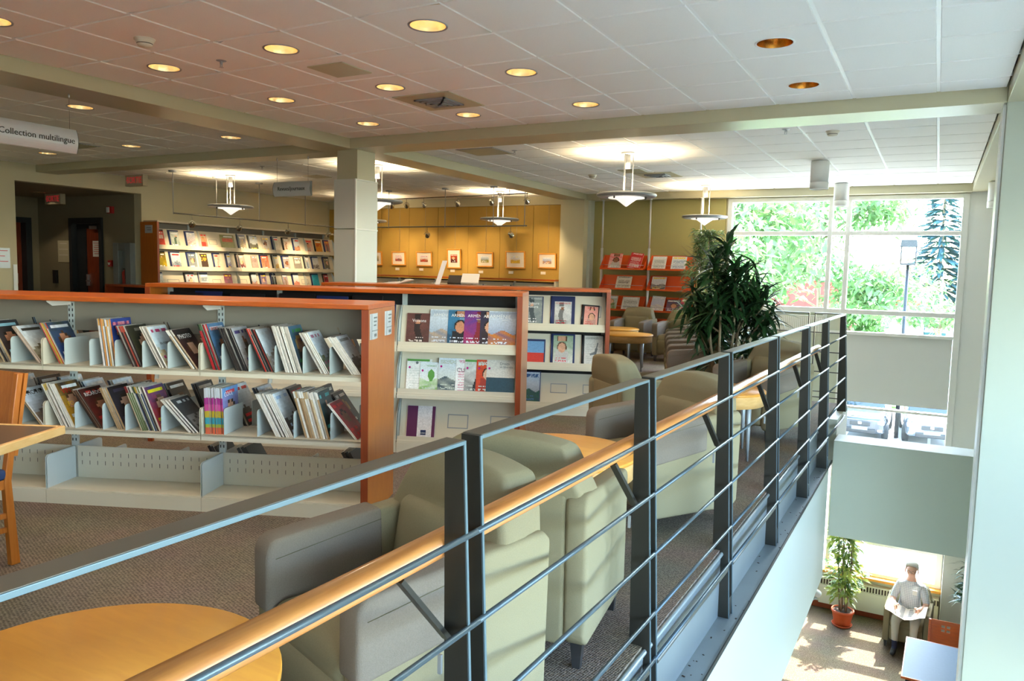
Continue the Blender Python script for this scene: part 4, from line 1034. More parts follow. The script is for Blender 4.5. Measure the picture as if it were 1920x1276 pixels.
# ------------------------------------------------------------------ face-out display shelves
def display(root, seams, levels, ztop, depth=.28, top=None, panelh=.33, wood='cherry', topz=1.29, back=True, rear=True, kick=.085, toph=.03, ends=(True, True), endw=.042, topover=.02, sub=False):
    x0, x1 = seams[0], seams[-1]
    W_ = depth*2 if rear else depth+.02
    if top:
        b = MB(); b.box(x0-endw, x1+endw, -topover, W_+topover, topz, topz+toph); b.build('top', top, root, bevel=.003)
    for k, on in ((0, ends[0]), (1, ends[1])):
        if not on: continue
        a = x0-endw if k == 0 else x1
        b = MB(); b.box(a, a+endw, -topover+.002, W_+topover-.002, 0, topz if top else ztop); b.build('end_panel', 'cherry_v' if wood == 'cherry' else wood, root, bevel=.003)
        b = MB(); b.box(a+.0005, a+endw-.0005, -topover-.004, -topover+.002, 0, topz if top else ztop); b.build('end_panel_edging', 'cherry_dark', root)
    b = MB()
    for a, c_ in zip(seams, seams[1:]): b.box(a+.0015, c_-.0015, 0, .006, 0, kick)
    b.build('kick_plate', 'cream', root)
    if back:
        b = MB(); b.box(x0, x1, depth-.004, depth+.004, .085, ztop); b.build('back_panel', 'black' if not sub else 'panel_grey', root)
    for a, c_ in zip(seams, seams[1:]):
        for z in levels:
            b = MB(); b.box(a+.003, c_-.003, .010, depth-.01, z-.012, z); b.box(a+.003, c_-.003, .004, .010, z-.035, z-.004)
            b.box(a+.006, c_-.006, .012, .016, z, z+.030); b.box(a+.003, c_-.003, -.002, .004, z-.048, z-.020)
            b.build('shelf', 'cream', root)
            T = Matrix.Translation((0, .052, z+.001)) @ Matrix.Rotation(-TILT, 4, 'X')
            b = MB(); b.box(a+.010, c_-.010, .010, .013, 0, panelh, 0, T); b.build('display_panel', 'cream', root)
            for xx in (a+.005, c_-.005):
                b = MB(); b.prism([(.02, z), (.016, z+.03), (.05, z+panelh*.6), (.13, z+panelh*.96), (depth-.01, z+panelh*.96), (depth-.01, z)], xx-.0015, xx+.0015, 'x'); b.build('shelf_bracket', 'greyblue', root)
    for i, a in enumerate(seams):
        xx = a-.02 if 0 < i < len(seams)-1 else (a if i == 0 else a-.04)
        b = MB(); b.box(xx, xx+.04, depth-.03, depth-.006, .085, ztop); b.build('upright', 'greyblue', root)
    if rear:
        b = MB(); b.box(x0, x1, depth*2-.01, depth*2, .0, .085)
        for z in levels: b.box(x0+.003, x1-.003, depth+.01, depth*2, z-.035, z)
        b.build('rear_shelf', 'cream', root)
def label_frame(root, x0, x1, z0, z1, lv):
    T = Matrix.Translation((0, .052, lv+.001)) @ Matrix.Rotation(-TILT, 4, 'X'); q = .008; y0, y1 = .007, .0098
    a, c_ = z0-lv, z1-lv
    b = MB(); b.box(x0, x1, y0, y1, a, a+q, 0, T); b.box(x0, x1, y0, y1, c_-q, c_, 0, T); b.box(x0, x0+q, y0, y1, a, c_, 0, T); b.box(x1-q, x1, y0, y1, a, c_, 0, T)
    b.build('label_holder', 'silver_paint', root)

u2 = thing('display_shelf', 'low wooden-ended display shelf with the ARMENIE covers, middle row', 'shelf', tuple(P1+N1*1.70), A23)
display(u2, [-1.24, -.25, .83, 1.795], (.875, .495, .105), 1.28, top='cherry', topz=1.29)
label_frame(u2, 1.235, 1.405, .205, .32, .105); label_frame(u2, 1.585, 1.755, .205, .32, .105)
u3 = thing('display_shelf', 'low wooden-ended display shelf behind the ARMENIE row, with the blue SCIENCE & VIE binder', 'shelf', tuple(P1+N1*3.617), A23)
display(u3, [-.43, .58, 1.60, 2.53], (.925, .520, .105), 1.28, top='cherry', topz=1.29)
label_frame(u3, 1.975, 2.150, .225, .325, .105); label_frame(u3, 2.315, 2.49, .225, .325, .105); label_frame(u3, 2.39, 2.48, 1.03, 1.15, .925)

def cv(root, lv, x0, x1, h, paint, label, titles=(), k=0, binder=None, cat='magazine', group=None, roll=0, w=None, **kw):
    w = w or (x1-x0)
    T = slant(root, x0+w/2, .052-.0045*k-.003-(.007 if binder else 0), lv+.002+.5*w*abs(sin(roll)), roll=roll)
    T = T @ Matrix.Translation((0, -.003, 0))
    return cover('magazine', label, cat, T, w, h, paint, group, titles=titles, binder=binder, **kw)
# second row, right bay: upper tier
cv(u2, .875, .888, 1.093, .262, painter('figure', 101, '7a4a44', '3a2a28', 'd8ccc4'), 'brown and dark red magazine with striding legs, left end of the ARMENIE tier', [('Voisons', .036, .0, .20, 'white_print')], 0, d=.004)
arm = [(1.078, '5a7a9a', 'b09a86', 'grey-blue ARMENIE magazine with a lake and stone ground', 'land'), (1.228, '3a8ab8', '1c2026', 'blue ARMENIE magazine with a man in a dark suit', 'portrait'),
       (1.362, '3a3a9a', 'b02a3a', 'violet ARMENIE magazine with a red flag', 'figure'), (1.492, '2a2a4a', '3a2a30', 'mostly covered dark ARMENIE magazine, thin strip only', 'portrait'), (1.560, '2a4a8a', 'c87a2a', 'blue and orange ARMENIE magazine, rightmost of its tier', 'land')]
for k, (x, a, b_, lb, st) in enumerate(arm):
    w_ = .222 if k == 4 else .20
    cv(u2, .875, x, x+w_, .298, painter(st, 110+k, a, b_, 'd8dce8' if k else 'c8ccd8'), lb, [('ARMÉNIE', .034 if k < 4 else .042, -.005 if k < 4 else -.02, .252, 'white_print'), ('MAGAZINE', .010, .02, .225, 'white_print')], k+1, w=w_, d=.004)
# second tier
mid = [(.893, .205, .268, 'text', 'f0f0ee', 'd8dcd8', 'white magazine with a green top bar and blue disc, left end of the second tier', [('●', .03, -.02, .235, 'grey_print')]),
       (1.003, .19, .245, 'land', 'eef2ea', '8ab86a', 'white magazine with a green leaf light bulb', [('MATERNELLE', .014, 0, .215, 'green_ink')]),
       (1.155, .20, .285, 'land', 'c2cabc', '3a4f5e', 'grey-green magazine with a dark blue bag', []),
       (1.300, .18, .280, 'text', 'f2f2f2', 'd890a8', 'white magazine with light blue CU letters', [('CU', .05, -.05, .19, 'grey_print')]),
       (1.372, .19, .280, 'figure', 'f0f0ec', '3a3a40', 'white magazine with a green bar and dark bird figure', []),
       (1.468, .19, .282, 'portrait', 'd8502a', 'c03a22', 'orange-red magazine with a spoked wheel', []),
       (1.552, .228, .285, 'half', 'd8d4cc', '2a4a5a', 'grey magazine titled Droits et libertes, right end of the second tier', [('Droits', .030, .03, .255, 'grey_print'), ('et libertés', .026, .045, .228, 'grey_print')])]
for k, (x, w_, h_, st, a, b_, lb, tt) in enumerate(mid):
    o = cv(u2, .495, x, x+w_, h_, painter(st, 130+k, a, b_, 'c8d0c8' if st != 'half' else None), lb, tt, k, d=.004)
    if k != 3:
        b = MB(); b.lathe([(0, 0), (.009, 0), (.009, .0008)], n=16, T=Matrix.Translation((-w_/2+.022, -.0008, h_-.07)) @ Matrix.Rotation(pi/2, 4, 'X')); b.build('sticker', 'magenta_sticker', o)
    if k in (0, 4):
        b = MB(); b.box(-w_/2+.001, w_/2-.02, -.0008, -.0002, h_-.018, h_-.001); b.build('title_bar', 'green_ink', o)
    if k == 1:
        b = MB(); b.prism([(0, .19), (.025, .165), (.028, .13), (.008, .09), (-.008, .09), (-.028, .13), (-.025, .165)], -.0012, -.0004, 'y'); b.build('leaf_print', 'green_ink', o)
o = cv(u2, .105, .900, 1.135, .272, painter('plain', 150, 'ece8ea'), 'white and purple magazine alone on the bottom tier', [], 0)
b = MB(); b.box(-.116, -.030, -.0009, -.0002, .001, .271); b.box(.090, .116, -.0009, -.0002, .001, .271); b.build('purple_bar', 'magenta_sticker', o)
o.children[0].data.materials[0] = mat('purple_ink', hx('5e2050'), .5)
b = MB(); b.box(.0, .045, -.0009, -.0002, .035, .075); b.build('blue_square', 'navy', o)
text('QUÉBEC', .012, o, (.022, -.0014, .05), (pi/2, 0, 0), 'white_print')
# row two, further bays: dark binders that show above the near shelf
bk = [(-1.15, .30, 'dark_vinyl'), (-.93, .24, 'navy'), (-.62, .30, 'dark_vinyl'), (-.20, .31, 'dark_vinyl'), (.12, .27, 'navy'), (.42, .26, 'dark_vinyl')]
for k, (x, w_, m_) in enumerate(bk):
    t = thing('magazine_binder', '%s binder lying face out above the near shelf top, %s from the left' % ('navy' if m_ == 'navy' else 'black', ['first', 'second', 'third', 'fourth', 'fifth', 'sixth'][k]), 'binder', (0, 0, 0))
    t.matrix_world = slant(u2, x+w_/2, .034, .877)
    b = MB(); b.box(-w_/2, w_/2, -.010, 0, 0, .385+.012*(k % 2)); b.build('cover', m_, t, bevel=.004)
    b = MB(); b.box(-w_/2+.02, w_/2-.02, -.0115, -.010, .02, .27); b.build('insert', 'paper', t)
o = cv(u2, .875, .575, .79, .33, painter('text', 170, '1d2c5c', '8a94b8', 'c8ccd8'), 'navy magazine titled opérations peeping above the near shelf', [('opérations', .035, 0, .302, 'white_print')], 0)
# third row
cv(u3, .925, 1.68, 1.868, .305, painter('figure', 181, 'a8aca8', '5a6a72', 'e8e8e8'), 'grey HUMAINES magazine in a navy binder at the left end of the third row', [('HUMAINES', .024, .03, .285, 'white_print'), ('Culture', .04, .0, .235, 'white_print'), ('nature', .04, .0, .20, 'white_print')], 0, (.20, .315, 'navy', .004))
b = MB(); b.box(-.09, .094, -.0007, 0, .262, .304); b.build('red_band', 'red_print', C.objects[-1]) if False else None
cv(u3, .925, 1.998, 2.174, .262, painter('figure', 182, 'e8e6e4', '9a9a98', 'c82030'), 'SCIENCE & VIE magazine in a wide royal blue binder', [('SCIENCE&VIE', .026, 0, .243, 'red_print'), ('LES MICRO', .024, -.02, .055, 'black_print'), ('ROBOTS', .030, -.02, .028, 'black_print')], 0, (.245, .325, 'navy', .0))
cv(u3, .925, 2.300, 2.440, .215, painter('portrait', 183, 'd88a80', 'e2a898', 'c03a3a'), 'small pink magazine in a black binder tilted beside the label frame', [('Sélection', .022, 0, .198, 'red_print')], 0, (.175, .235, 'dark_vinyl', -.005), roll=R(3))
cv(u3, .520, 1.70, 1.898, .245, painter('half', 184, '6a9ac8', 'c83a30'), 'magazine with a red sports car and shop front in a blue binder', [], 0, (.225, .27, 'navy', 0))
cv(u3, .520, 1.995, 2.200, .315, painter('portrait', 185, '5a8a5a', 'e8e4e0', 'd83040'), 'green wedding magazine with a bride and groom in a blue binder', [('MARIAGE', .034, .0, .035, 'white_print')], 0, (.245, .335, 'navy', 0))
cv(u3, .520, 2.318, 2.512, .320, painter('text', 186, 'd2cfca', 'bcb9b4', 'c6c3be'), 'pale grey SÉQUENCES magazine with a rifle drawing', [('SÉQUENCES', .026, -.02, .292, 'grey_print')], 0, (.225, .335, 'dark_vinyl', -.006))
g = MB(); T = Matrix.Translation((.02, -.0010, .14)) @ Matrix.Rotation(R(12), 4, 'Y')
g.box(-.006, .006, 0, .0006, -.09, .11, 0, T); g.box(-.012, .012, 0, .0006, -.02, .05, 0, T); g.prism([(-.006, -.02), (-.05, -.04), (-.055, -.02), (-.012, .01)], 0, .0006, 'y', 0, T); g.prism([(0, -.09), (.012, -.13), (-.008, -.13), (-.008, -.09)], 0, .0006, 'y', 0, T)
g.build('rifle_drawing', 'grey_print', [o for o in C.objects if 'rifle drawing' in str(o.get('label'))][0])
cv(u3, .105, 1.68, 1.862, .33, painter('land', 187, '2a3a5a', '2a5a4a', '4a6a9a'), 'dark blue magazine with a rainbow swirl on the bottom tier of the third row', [], 0, (.20, .345, 'navy', 0))
for k, (x, lv) in enumerate(((.65, .925), (.98, .925), (1.30, .925), (-.30, .925), (.10, .925))):
    cv(u3, lv, x, x+.21, .335, painter(['text', 'land', 'portrait'][k % 3], 190+k, ['1d2c5c', '1c2026', 'c8ccd8', '1d2c5c', '2a2a2e'][k], '8a94b8'), ['navy magazine RoWell Times top edge', 'black topped magazine', 'pale topped magazine', 'dark blue topped magazine', 'charcoal topped magazine'][k] + ' behind the second row, %s from the right' % ['third', 'second', 'first', 'fifth', 'fourth'][k])
# book stands on the third row
t = thing('book_stand', 'clear acrylic book stand holding an open book on the third row top', 'book stand', tuple(P1+N1*3.617+E1*.95+N1*.38+Vector((0, 0, 1.322))), A23)
b = MB(); b.box(-.16, .16, 0, .16, 0, .006); b.prism([(-.12, .006), (.10, .05), (.10, .055), (-.12, .012)], -.14, .14, 'x', 0, Matrix.Translation((0, .1, 0))); b.build('stand', 'acrylic', t)
b = MB(); b.box(-.15, .0, .0, .02, .03, .16, 0, Matrix.Rotation(R(-50), 4, 'X')); b.build('book_block', 'slot', t); b = MB(); b.box(.0, .19, -.01, .012, .03, .18, 0, Matrix.Rotation(R(-50), 4, 'X')); b.build('open_page', 'paper', t)
t = thing('leaflet_holder', 'upright white leaflet tilted beside the acrylic book stand', 'leaflet', tuple(P1+N1*3.617+E1*.70+N1*.38+Vector((0, 0, 1.321))), A23)
b = MB(); b.prism([(-.03, 0), (.02, 0), (.10, .26), (.05, .26)], -.006, .006, 'y'); b.build('leaflet', 'white', t)
t = thing('open_magazine', 'open magazine lying on top of the third row near the column', 'magazine', tuple(P1+N1*3.617+E1*.28+N1*.38+Vector((0, 0, 1.322))), A23)
b = MB(); b.prism([(-.20, 0), (-.03, .02), (.0, .004), (.09, .05), (.14, .04), (.0, 0)], -.10, .10, 'y'); b.build('pages', 'paper', t)

# ------------------------------------------------------------------ lit display wall on the left
u4 = thing('display_wall', 'tall lit magazine display along the left wall under the spotlights', 'shelf', (-12.20, 9.10, 0), pi/2)
display(u4, [0, .935, 1.87, 2.805, 3.74, 4.66], (1.77, 1.385, 1.005, .62, .24), 2.20, depth=.40, rear=False, ends=(True, False), wood='cherry', sub=True, kick=.08)
b = MB(); b.box(0, 4.66, .02, .40, 2.195, 2.225); b.build('top_rail', 'cream', u4)
b = MB(); b.box(-.046, -.042, .10, .30, 2.0, 2.14); b.build('end_sign', 'sign', u4)
b = MB(); b.box(-.0475, -.0465, .13, .26, 2.09, 2.10); b.box(-.0475, -.0465, .13, .24, 2.05, 2.06); b.build('sign_print', 'grey_print', u4)
TT = [(0.0, 0.2), (0.3, 0.52), (0.65, 0.87), (0.95, 1.14), (1.42, 1.8), (1.87, 2.08), (2.15, 2.39), (2.49, 2.72), (2.78, 2.97), (3.08, 3.27), (3.38, 3.58), (3.73, 3.98), (4.04, 4.28), (4.35, 4.53)]
MM = [(0.0, 0.23), (0.31, 0.54), (0.68, 0.89), (0.94, 1.15), (1.27, 1.45), (1.58, 1.7), (1.83, 2.06), (2.2, 2.4), (2.46, 2.69), (2.78, 2.96), (3.07, 3.29), (3.39, 3.65), (3.72, 3.88), (3.96, 4.18), (4.32, 4.53)]
LL = [(0.0, 0.17), (0.62, 0.85), (0.94, 1.16), (1.51, 1.74), (2.2, 2.37), (2.45, 2.63), (2.75, 2.9), (3.05, 3.24), (3.37, 3.57), (3.95, 4.19), (4.33, 4.5)]
NUM = ['first', 'second', 'third', 'fourth', 'fifth', 'sixth', 'seventh', 'eighth', 'ninth', 'tenth', 'eleventh', 'twelfth', 'thirteenth', 'fourteenth', 'fifteenth']
CT = ['c8483a,e8d8c8', 'd8dcd8,6a8a7a', '8a5a5a,c8c0c0', 'c8bca0,c83a2a', '8a8a5a,c83a2a', '2a3a6a,c8b890', '6a6a5a,3a3a34', 'd0c4bc,e8e0d8', 'e4dccc,c8c0b0', 'e8e4dc,d0a080', '20242c,c89070', 'd88a6a,e8d8c8', 'c88a3a,a82a22', 'c85a4a,8a8a88']
CM = ['2a2a22,e0c020', 'b8c4d0,6a7a8a', '4a5a68,8a949c', '3a2a22,c8a030', 'c8a898,e0d8cc', 'e8e4e0,6a5a8a', 'd8c0b8,7a3a3a', 'b89a94,8a7a78', 'c8502a,e8a080', 'e0c898,b89a5a', '8a8a92,c8b8b0', '8a8680,e8e4dc', 'd8d8dc,8aa0b8', 'e8e0d8,3a2a28', '8a8672,6a6658']
CL_ = ['d8c898,6a8a8a', 'b8c0cc,8a94a0', 'a8b8c4,6a7480', '7a2a4a,c88aa0', '3a4a6a,c89a80', '6a5a8a,b8a0b0', '20242c,3a3a44', '8a9ab8,c8a088', 'd8a898,b86a5a', '3ab0c8,3ab0c8', 'c83a4a,3a2a2a']
NAMEC = {'c': 'red', 'd': 'light', '8': 'grey', '2': 'dark', '6': 'olive', 'e': 'pale', '4': 'blue-grey', '3': 'dark', 'b': 'greyish', 'a': 'blue-grey', '7': 'plum'}
def clr(h_):
    r, g, b_ = [int(h_[i:i+2], 16) for i in (0, 2, 4)]; m_ = (r+g+b_)/3
    if max(r, g, b_)-min(r, g, b_) < 26: return 'black' if m_ < 60 else 'grey' if m_ < 175 else 'white'
    if r >= g >= b_: return ('red' if g < r*.55 else 'orange' if g < r*.72 else 'tan') if r > 100 else 'brown'
    if b_ >= g and b_ >= r: return 'navy' if m_ < 90 else 'blue'
    return 'green' if g >= r else 'purple'
for tier, (lv, xs, cs) in (('top', (1.77, TT, CT)), ('second', (1.385, MM, CM)), ('third', (1.005, LL, CL_))):
    for i, ((a, c_), cc) in enumerate(zip(xs, cs)):
        p, q = cc.split(','); st = ['portrait', 'land', 'figure', 'text'][(i*7+len(tier)) % 4] if p != q else 'plain'
        m_ = 'navy' if (i+len(tier)) % 3 else 'dark_vinyl'
        cv(u4, lv, a+.015, c_-.02, .285, painter(st, 300+i+len(tier)*40, p, q), '%s magazine, %s from the left on the %s tier of the lit display wall' % (clr(p), NUM[i], tier), (), 0, (c_-a-.0, .315, m_, -.012) if (c_-a) < .3 and i % 4 != 3 else None, nx=8, ny=12, group='magazines on the lit display wall')
for (a, c_, lv) in ((1.17, 1.36, 1.77), (.25, .50, 1.005), (1.25, 1.45, 1.005), (1.85, 2.1, 1.005), (3.64, 3.85, 1.005)): label_frame(u4, a, c_, lv+.08, lv+.18, lv)

# ------------------------------------------------------------------ low shelves under the pictures
u5 = thing('display_shelf', 'low dark shelf with wood top running under the framed pictures', 'shelf', (-11.30, 13.52, 0), 0)
display(u5, [0, .96, 1.92, 2.88, 3.84, 4.80], (.93, .53, .12), 1.27, depth=.20, top='cherry', topz=1.295, rear=False, back=True, ends=(False, False), toph=.03, topover=.03)
b = MB(); b.box(4.80, 4.84, 0.0, .40, 0, 1.29); b.build('end_post', 'cream', u5)
for k in range(8):
    x = .12+k*.58
    cv(u5, .93, x, x+.2, .27, painter(['text', 'land', 'portrait'][k % 3], 400+k), '%s magazine on the dark shelf under the pictures' % (NUM[k]+' from the left,'), group='magazines under the pictures', nx=6, ny=8)
# dark low bookcase at the mouth of the corridor
t = thing('bookcase', 'low dark-topped wooden bookcase in the shade before the corridor cabinet', 'bookcase', (-12.48, 8.25, 0), 0)
b = MB(); b.box(0, 1.36, 0, .36, 1.06, 1.095); b.build('top', 'cherry_dark', t, bevel=.003)
b = MB(); b.box(0, .035, 0, .36, 0, 1.06); b.build('end_panel', 'cherry_dark', t); b = MB(); b.box(1.325, 1.36, 0, .36, 0, 1.06); b.build('end_panel', 'cherry_dark', t)
b = MB(); b.box(.035, 1.325, .33, .36, 0, 1.06); b.build('back_panel', 'black', t)
for z in (.08, .40, .72): b = MB(); b.box(.035, 1.325, .01, .33, z, z+.02); b.build('shelf', 'cherry_dark', t)

# ------------------------------------------------------------------ orange newspaper racks on the olive wall
t = thing('newspaper_rack', 'orange metal newspaper rack on silver floor-to-ceiling poles against the olive wall', 'newspaper rack', (-5.62, 13.75, 0), 0)
for x in (0.0, .93, 1.87):
    b = MB(); b.tube([(x, 0, 0), (x, 0, 1.95)], .024, 12); b.tube([(x, 0, 1.95), (x, 0, 2.85)], .017, 12); b.lathe([(0, 2.83), (.03, 2.83), (.03, 2.85)], (x, 0, 0), 16)
    b.build('pole', 'pole_silver', t)
RK = (1.56, 1.19, .80, .40)
for x0 in (.03, .96):
    for z in RK:
        b = MB(); b.box(x0, x0+.86, -.16, .03, z-.012, z)
        b.prism([(.03, z), (.045, z), (-.075+.17, z+.26), (-.09+.17, z+.26)], x0, x0+.86, 'x'); b.prism([(-.16, z-.012), (-.166, z-.012), (-.166, z+.02), (-.16, z+.02)], x0, x0+.86, 'x')
        for xx in (x0, x0+.855): b.prism([(-.16, z-.012), (-.16, z+.02), (.08, z+.27), (.10, z+.26), (.05, z-.012)], xx, xx+.005, 'x')
        b.build('tray', 'orange', t)
        b = MB(); b.tube([(x0, -.165, z+.075), (x0+.86, -.165, z+.075)], .004, 6); b.build('retaining_bar', 'silver', t)
root = t
NP = [(0, .17, .25, .32, 'd82a28', 'e8d8d0', 'red newspaper with large white headline, left one on the top tray of the left rack', [('SYSTÈME', .05, 0, .05, 'white_print')], 0),
      (0, .55, .25, .32, 'c82a2a', 'e8d8d0', 'red newspaper with large white headline tilted on the top tray, right one', [('SYSTÈME', .05, 0, .05, 'white_print')], .12),
      (0, 1.02, .26, .27, 'e8e6e0', '9a9a96', 'white newspaper with a red margin on the top tray of the right rack', [], 0), (0, 1.38, .27, .27, 'e4e4e4', '6a8ab0', 'white newspaper with blue headline beside the ficus branches', [], 0),
      (1, .33, .30, .26, 'e4dccc', '8a7a62', 'newspaper titled LE DEVOIR on the middle tray', [('LE DEVOIR', .04, 0, .13, 'black_print')], 0), (1, 1.02, .27, .27, 'b8b0ac', '3a3a40', 'newspaper with a photograph of a group in dark suits', [], 0),
      (2, .08, .28, .28, 'd8dce0', '8a9a5a', 'newspaper with yellow and green picture on the third tray, left', [], 0), (2, .46, .33, .27, 'd8d4cc', '6a6a60', 'grey newspaper on the third tray, centre', [], 0),
      (2, 1.02, .25, .30, 'b8a8c8', 'd8d4cc', 'purple and white curled magazine on the third tray of the right rack', [], .05), (2, 1.32, .25, .25, '3a4a6a', '8a4a5a', 'dark blue magazine on the third tray of the right rack', [], 0), (2, 1.58, .2, .27, 'd83a6a', '2a2a3a', 'bright pink magazine half hidden by the plant', [], 0)]
for k, (lv, x, w_, h_, a, b_, lb, tt, ro) in enumerate(NP):
    T = Matrix.Translation((root.location.x + x + w_/2, 13.75-.120, RK[lv]+.002+.5*w_*abs(sin(ro)))) @ Matrix.Rotation(-R(26), 4, 'X') @ Matrix.Rotation(ro, 4, 'Y')
    cover('newspaper', lb, 'newspaper', T, w_, h_, painter(['portrait', 'text', 'land'][k % 3] if a[0] != 'e' else 'text', 500+k, a, b_), titles=tt, d=.006)

# ------------------------------------------------------------------ framed pictures on the ochre wall
def picture(x0, x1, z0, z1, style, a, b_, label, hang=True):
    w_, h_ = x1-x0, z1-z0
    t = thing('framed_picture', label, 'picture', ((x0+x1)/2, 13.955, z0), 0, None)
    T = Matrix.Rotation(R(4), 4, 'X')
    b = MB(); q = .025
    b.box(-w_/2, w_/2, -.035, -.005, 0, q, 0, T); b.box(-w_/2, w_/2, -.035, -.005, h_-q, h_, 0, T); b.box(-w_/2, -w_/2+q, -.035, -.005, q, h_-q, 0, T); b.box(w_/2-q, w_/2, -.035, -.005, q, h_-q, 0, T)
    b.build('frame', 'maple', t, bevel=.003)
    b = MB(); b.box(-w_/2+q, w_/2-q, -.020, -.012, q, h_-q, 0, T); b.build('mat_board', 'paper', t)
    me = print_mesh('print', w_*.48, h_*.42, .003, painter(style, int(abs(x0)*100), a, b_), 18, 14)
    o = bpy.data.objects.new('print', me); C.objects.link(o); o.parent = t; o.matrix_local = T @ Matrix.Translation((0, -.024, h_*.30))
    b = MB(); b.tube([(0, -.004, h_*.95), (0, -.002, 2.81-z0)], .0018, 5); b.build('hanging_rod', 'silver_paint', t)
pl = [(-11.36, -11.004, 1.53, 1.843, 'figure', 'd8c080', '3a3a3a', 'framed picture half hidden behind the column edge'), (-10.73, -10.352, 1.54, 1.845, 'land', 'd8642a', '4a5a5e', 'framed picture of an orange sunset over grey water'),
      (-10.06, -9.642, 1.53, 1.85, 'land', 'e0a070', '8a3a2a', 'framed picture of pink and orange rocks'), (-9.247, -8.896, 1.50, 1.911, 'portrait', 'c84a1a', '5a2a2a', 'tall framed picture of an orange and black face'),
      (-8.506, -8.109, 1.545, 1.851, 'land', '2a5a5e', 'b8a840', 'framed picture with dark green trees over a yellow field'), (-7.81, -7.356, 1.528, 1.879, 'land', 'c8a060', 'd8b030', 'largest framed picture, golden arches with small figures'),
      (-7.06, -6.66, 1.542, 1.844, 'land', '4a6ab0', 'd8a040', 'framed picture of a yellow hill under a blue sky, beside the pilaster')]
for q in pl: picture(*q)
for i, (x, z) in enumerate(((-10.60, 1.43), (-9.95, 1.43), (-9.13, 1.42), (-8.42, 1.41), (-7.70, 1.415), (-6.96, 1.42))):
    plaque('picture_caption', 'small white caption card under the %s picture from the column' % NUM[i], 'label', (x, 13.962, z), 0, .11, .055, 'paper', .003)
# ------------------------------------------------------------------ armchairs
def make_armchair(label, loc, ang, covers=True, group=None):
    """local frame: front faces -y; ang is the direction it faces, in degrees"""
    t = thing('armchair', label, 'armchair', (*loc, 0), R(ang+90), group)
    W2, D2 = .32, .345
    def side_shape(s):
        x0, x1 = (W2-.088, W2) if s > 0 else (-W2, -W2+.088)
        rr0 = .045
        top = lambda y: .640 + (y+D2)/(2*D2)*.050
        pr = [(-D2+.02, .10), (-D2, .13), (-D2, top(-D2)-rr0)] + [(-D2+rr0-rr0*cos(a), top(-D2)-rr0+rr0*sin(a)) for a in (pi/8, pi/4, 3*pi/8, pi/2)] + [(D2-.03, top(D2)), (D2, top(D2)-.03), (D2-.01, .14), (D2-.05, .10)]
        return pr, x0, x1, top
    for s in (-1, 1):
        pr, x0, x1, top = side_shape(s)
        b = MB(); b.prism(pr, x0, x1, 'x'); o = b.build('arm', 'fabric', t, bevel=.018); o.modifiers[0].segments = 3; ao = o
        for p in o.data.polygons: p.use_smooth = True
        if covers:
            ya = .06; g = .009; z0 = .46
            pr2 = [(-D2-g, z0-.05), (-D2-g, top(-D2)-.045)] + [(-D2+.045-(.045+g)*cos(a), top(-D2)-.045+(.045+g)*sin(a)) for a in (pi/8, pi/4, 3*pi/8, pi/2)] + [(ya, top(ya)+g), (ya+.008, z0+.01)]
            b = MB(); b.prism(pr2, x0-g, x1+g, 'x'); o = b.build('arm_cover', 'cloth', ao, bevel=.016); o.modifiers[0].segments = 3
            for p in o.data.polygons: p.use_smooth = True
            b = MB(); 
            for xx in (x0-g-.001, x1+g+.001): b.tube([(xx, -D2+.02, top(-D2)-.055), (xx, ya-.005, top(ya)-.03)], .0012, 5)
            b.build('seam', 'seam', ao)
    b = MB(); b.rbox(.232, .30, .125, .045, (0, -.045, .255), deform=lambda w: (w.x, w.y - (.02 if w.z > 0 and w.y < -.2 else 0), w.z)); b.build('seat_base', 'fabric', t)
    b = MB(); b.rbox(.233, .285, .062, .05, (0, -.062, .398), n=6, deform=lambda w: (w.x, w.y, w.z + (.018*(1-(w.x/.233)**2)*(1-(w.y/.285)**2) if w.z > 0 else 0))); b.build('seat_cushion', 'fabric', t)
    T = Matrix.Translation((0, .155, .56)) @ Matrix.Rotation(R(-10), 4, 'X')
    b = MB(); b.rbox(.232, .055, .155, .045, (0, 0, 0), n=6, T=T, deform=lambda w: (w.x, w.y - (.016*(1-(w.x/.232)**2) if w.y < 0 else 0), w.z)); b.build('backrest', 'fabric', t)
    b = MB(); b.rbox(.236, .055, .29, .02, (0, .282, .395), n=3); b.build('back_panel', 'fabric', t)
    def hd(w):
        u = w.z/.125                                   # -1..1
        wid = 1.04 - .155*(u+1) - (.03 if u > .8 else 0)
        wid *= 1-.05*max(0, w.y/.095)
        x = w.x*wid
        z = w.z + (.034*(1-(x/.26)**2) if w.z > 0 else -.014*(1-(x/.32)**2))
        y = w.y*(1.0-.30*max(0, u)) + .035*u - (.012*(1-(x/.32)**2) if w.y < 0 else 0)
        return (x, y, z)
    b = MB(); b.rbox(.318, .092, .105, .028, (0, .258, .745), n=10, deform=hd); b.build('headrest', 'fabric', t)
    for sx in (-1, 1):
        for sy in (-1, 1):
            x, y = sx*(W2-.045), (-D2+.06 if sy < 0 else D2-.08); q, r_ = .024, .015
            b = MB(); b.add([(x-q, y-q, .115), (x+q, y-q, .115), (x+q, y+q, .115), (x-q, y+q, .115), (x-r_, y-r_, 0), (x+r_, y-r_, 0), (x+r_, y+r_, 0), (x-r_, y+r_, 0)],
                  [(0, 1, 2, 3), (7, 6, 5, 4), (1, 0, 4, 5), (2, 1, 5, 6), (3, 2, 6, 7), (0, 3, 7, 4)]); b.build('leg', 'leg_metal', t)
    return t
arm = make_armchair('sage green armchair with grey arm covers, nearest the camera and beside the round table', (-1.43, 1.93), 250)
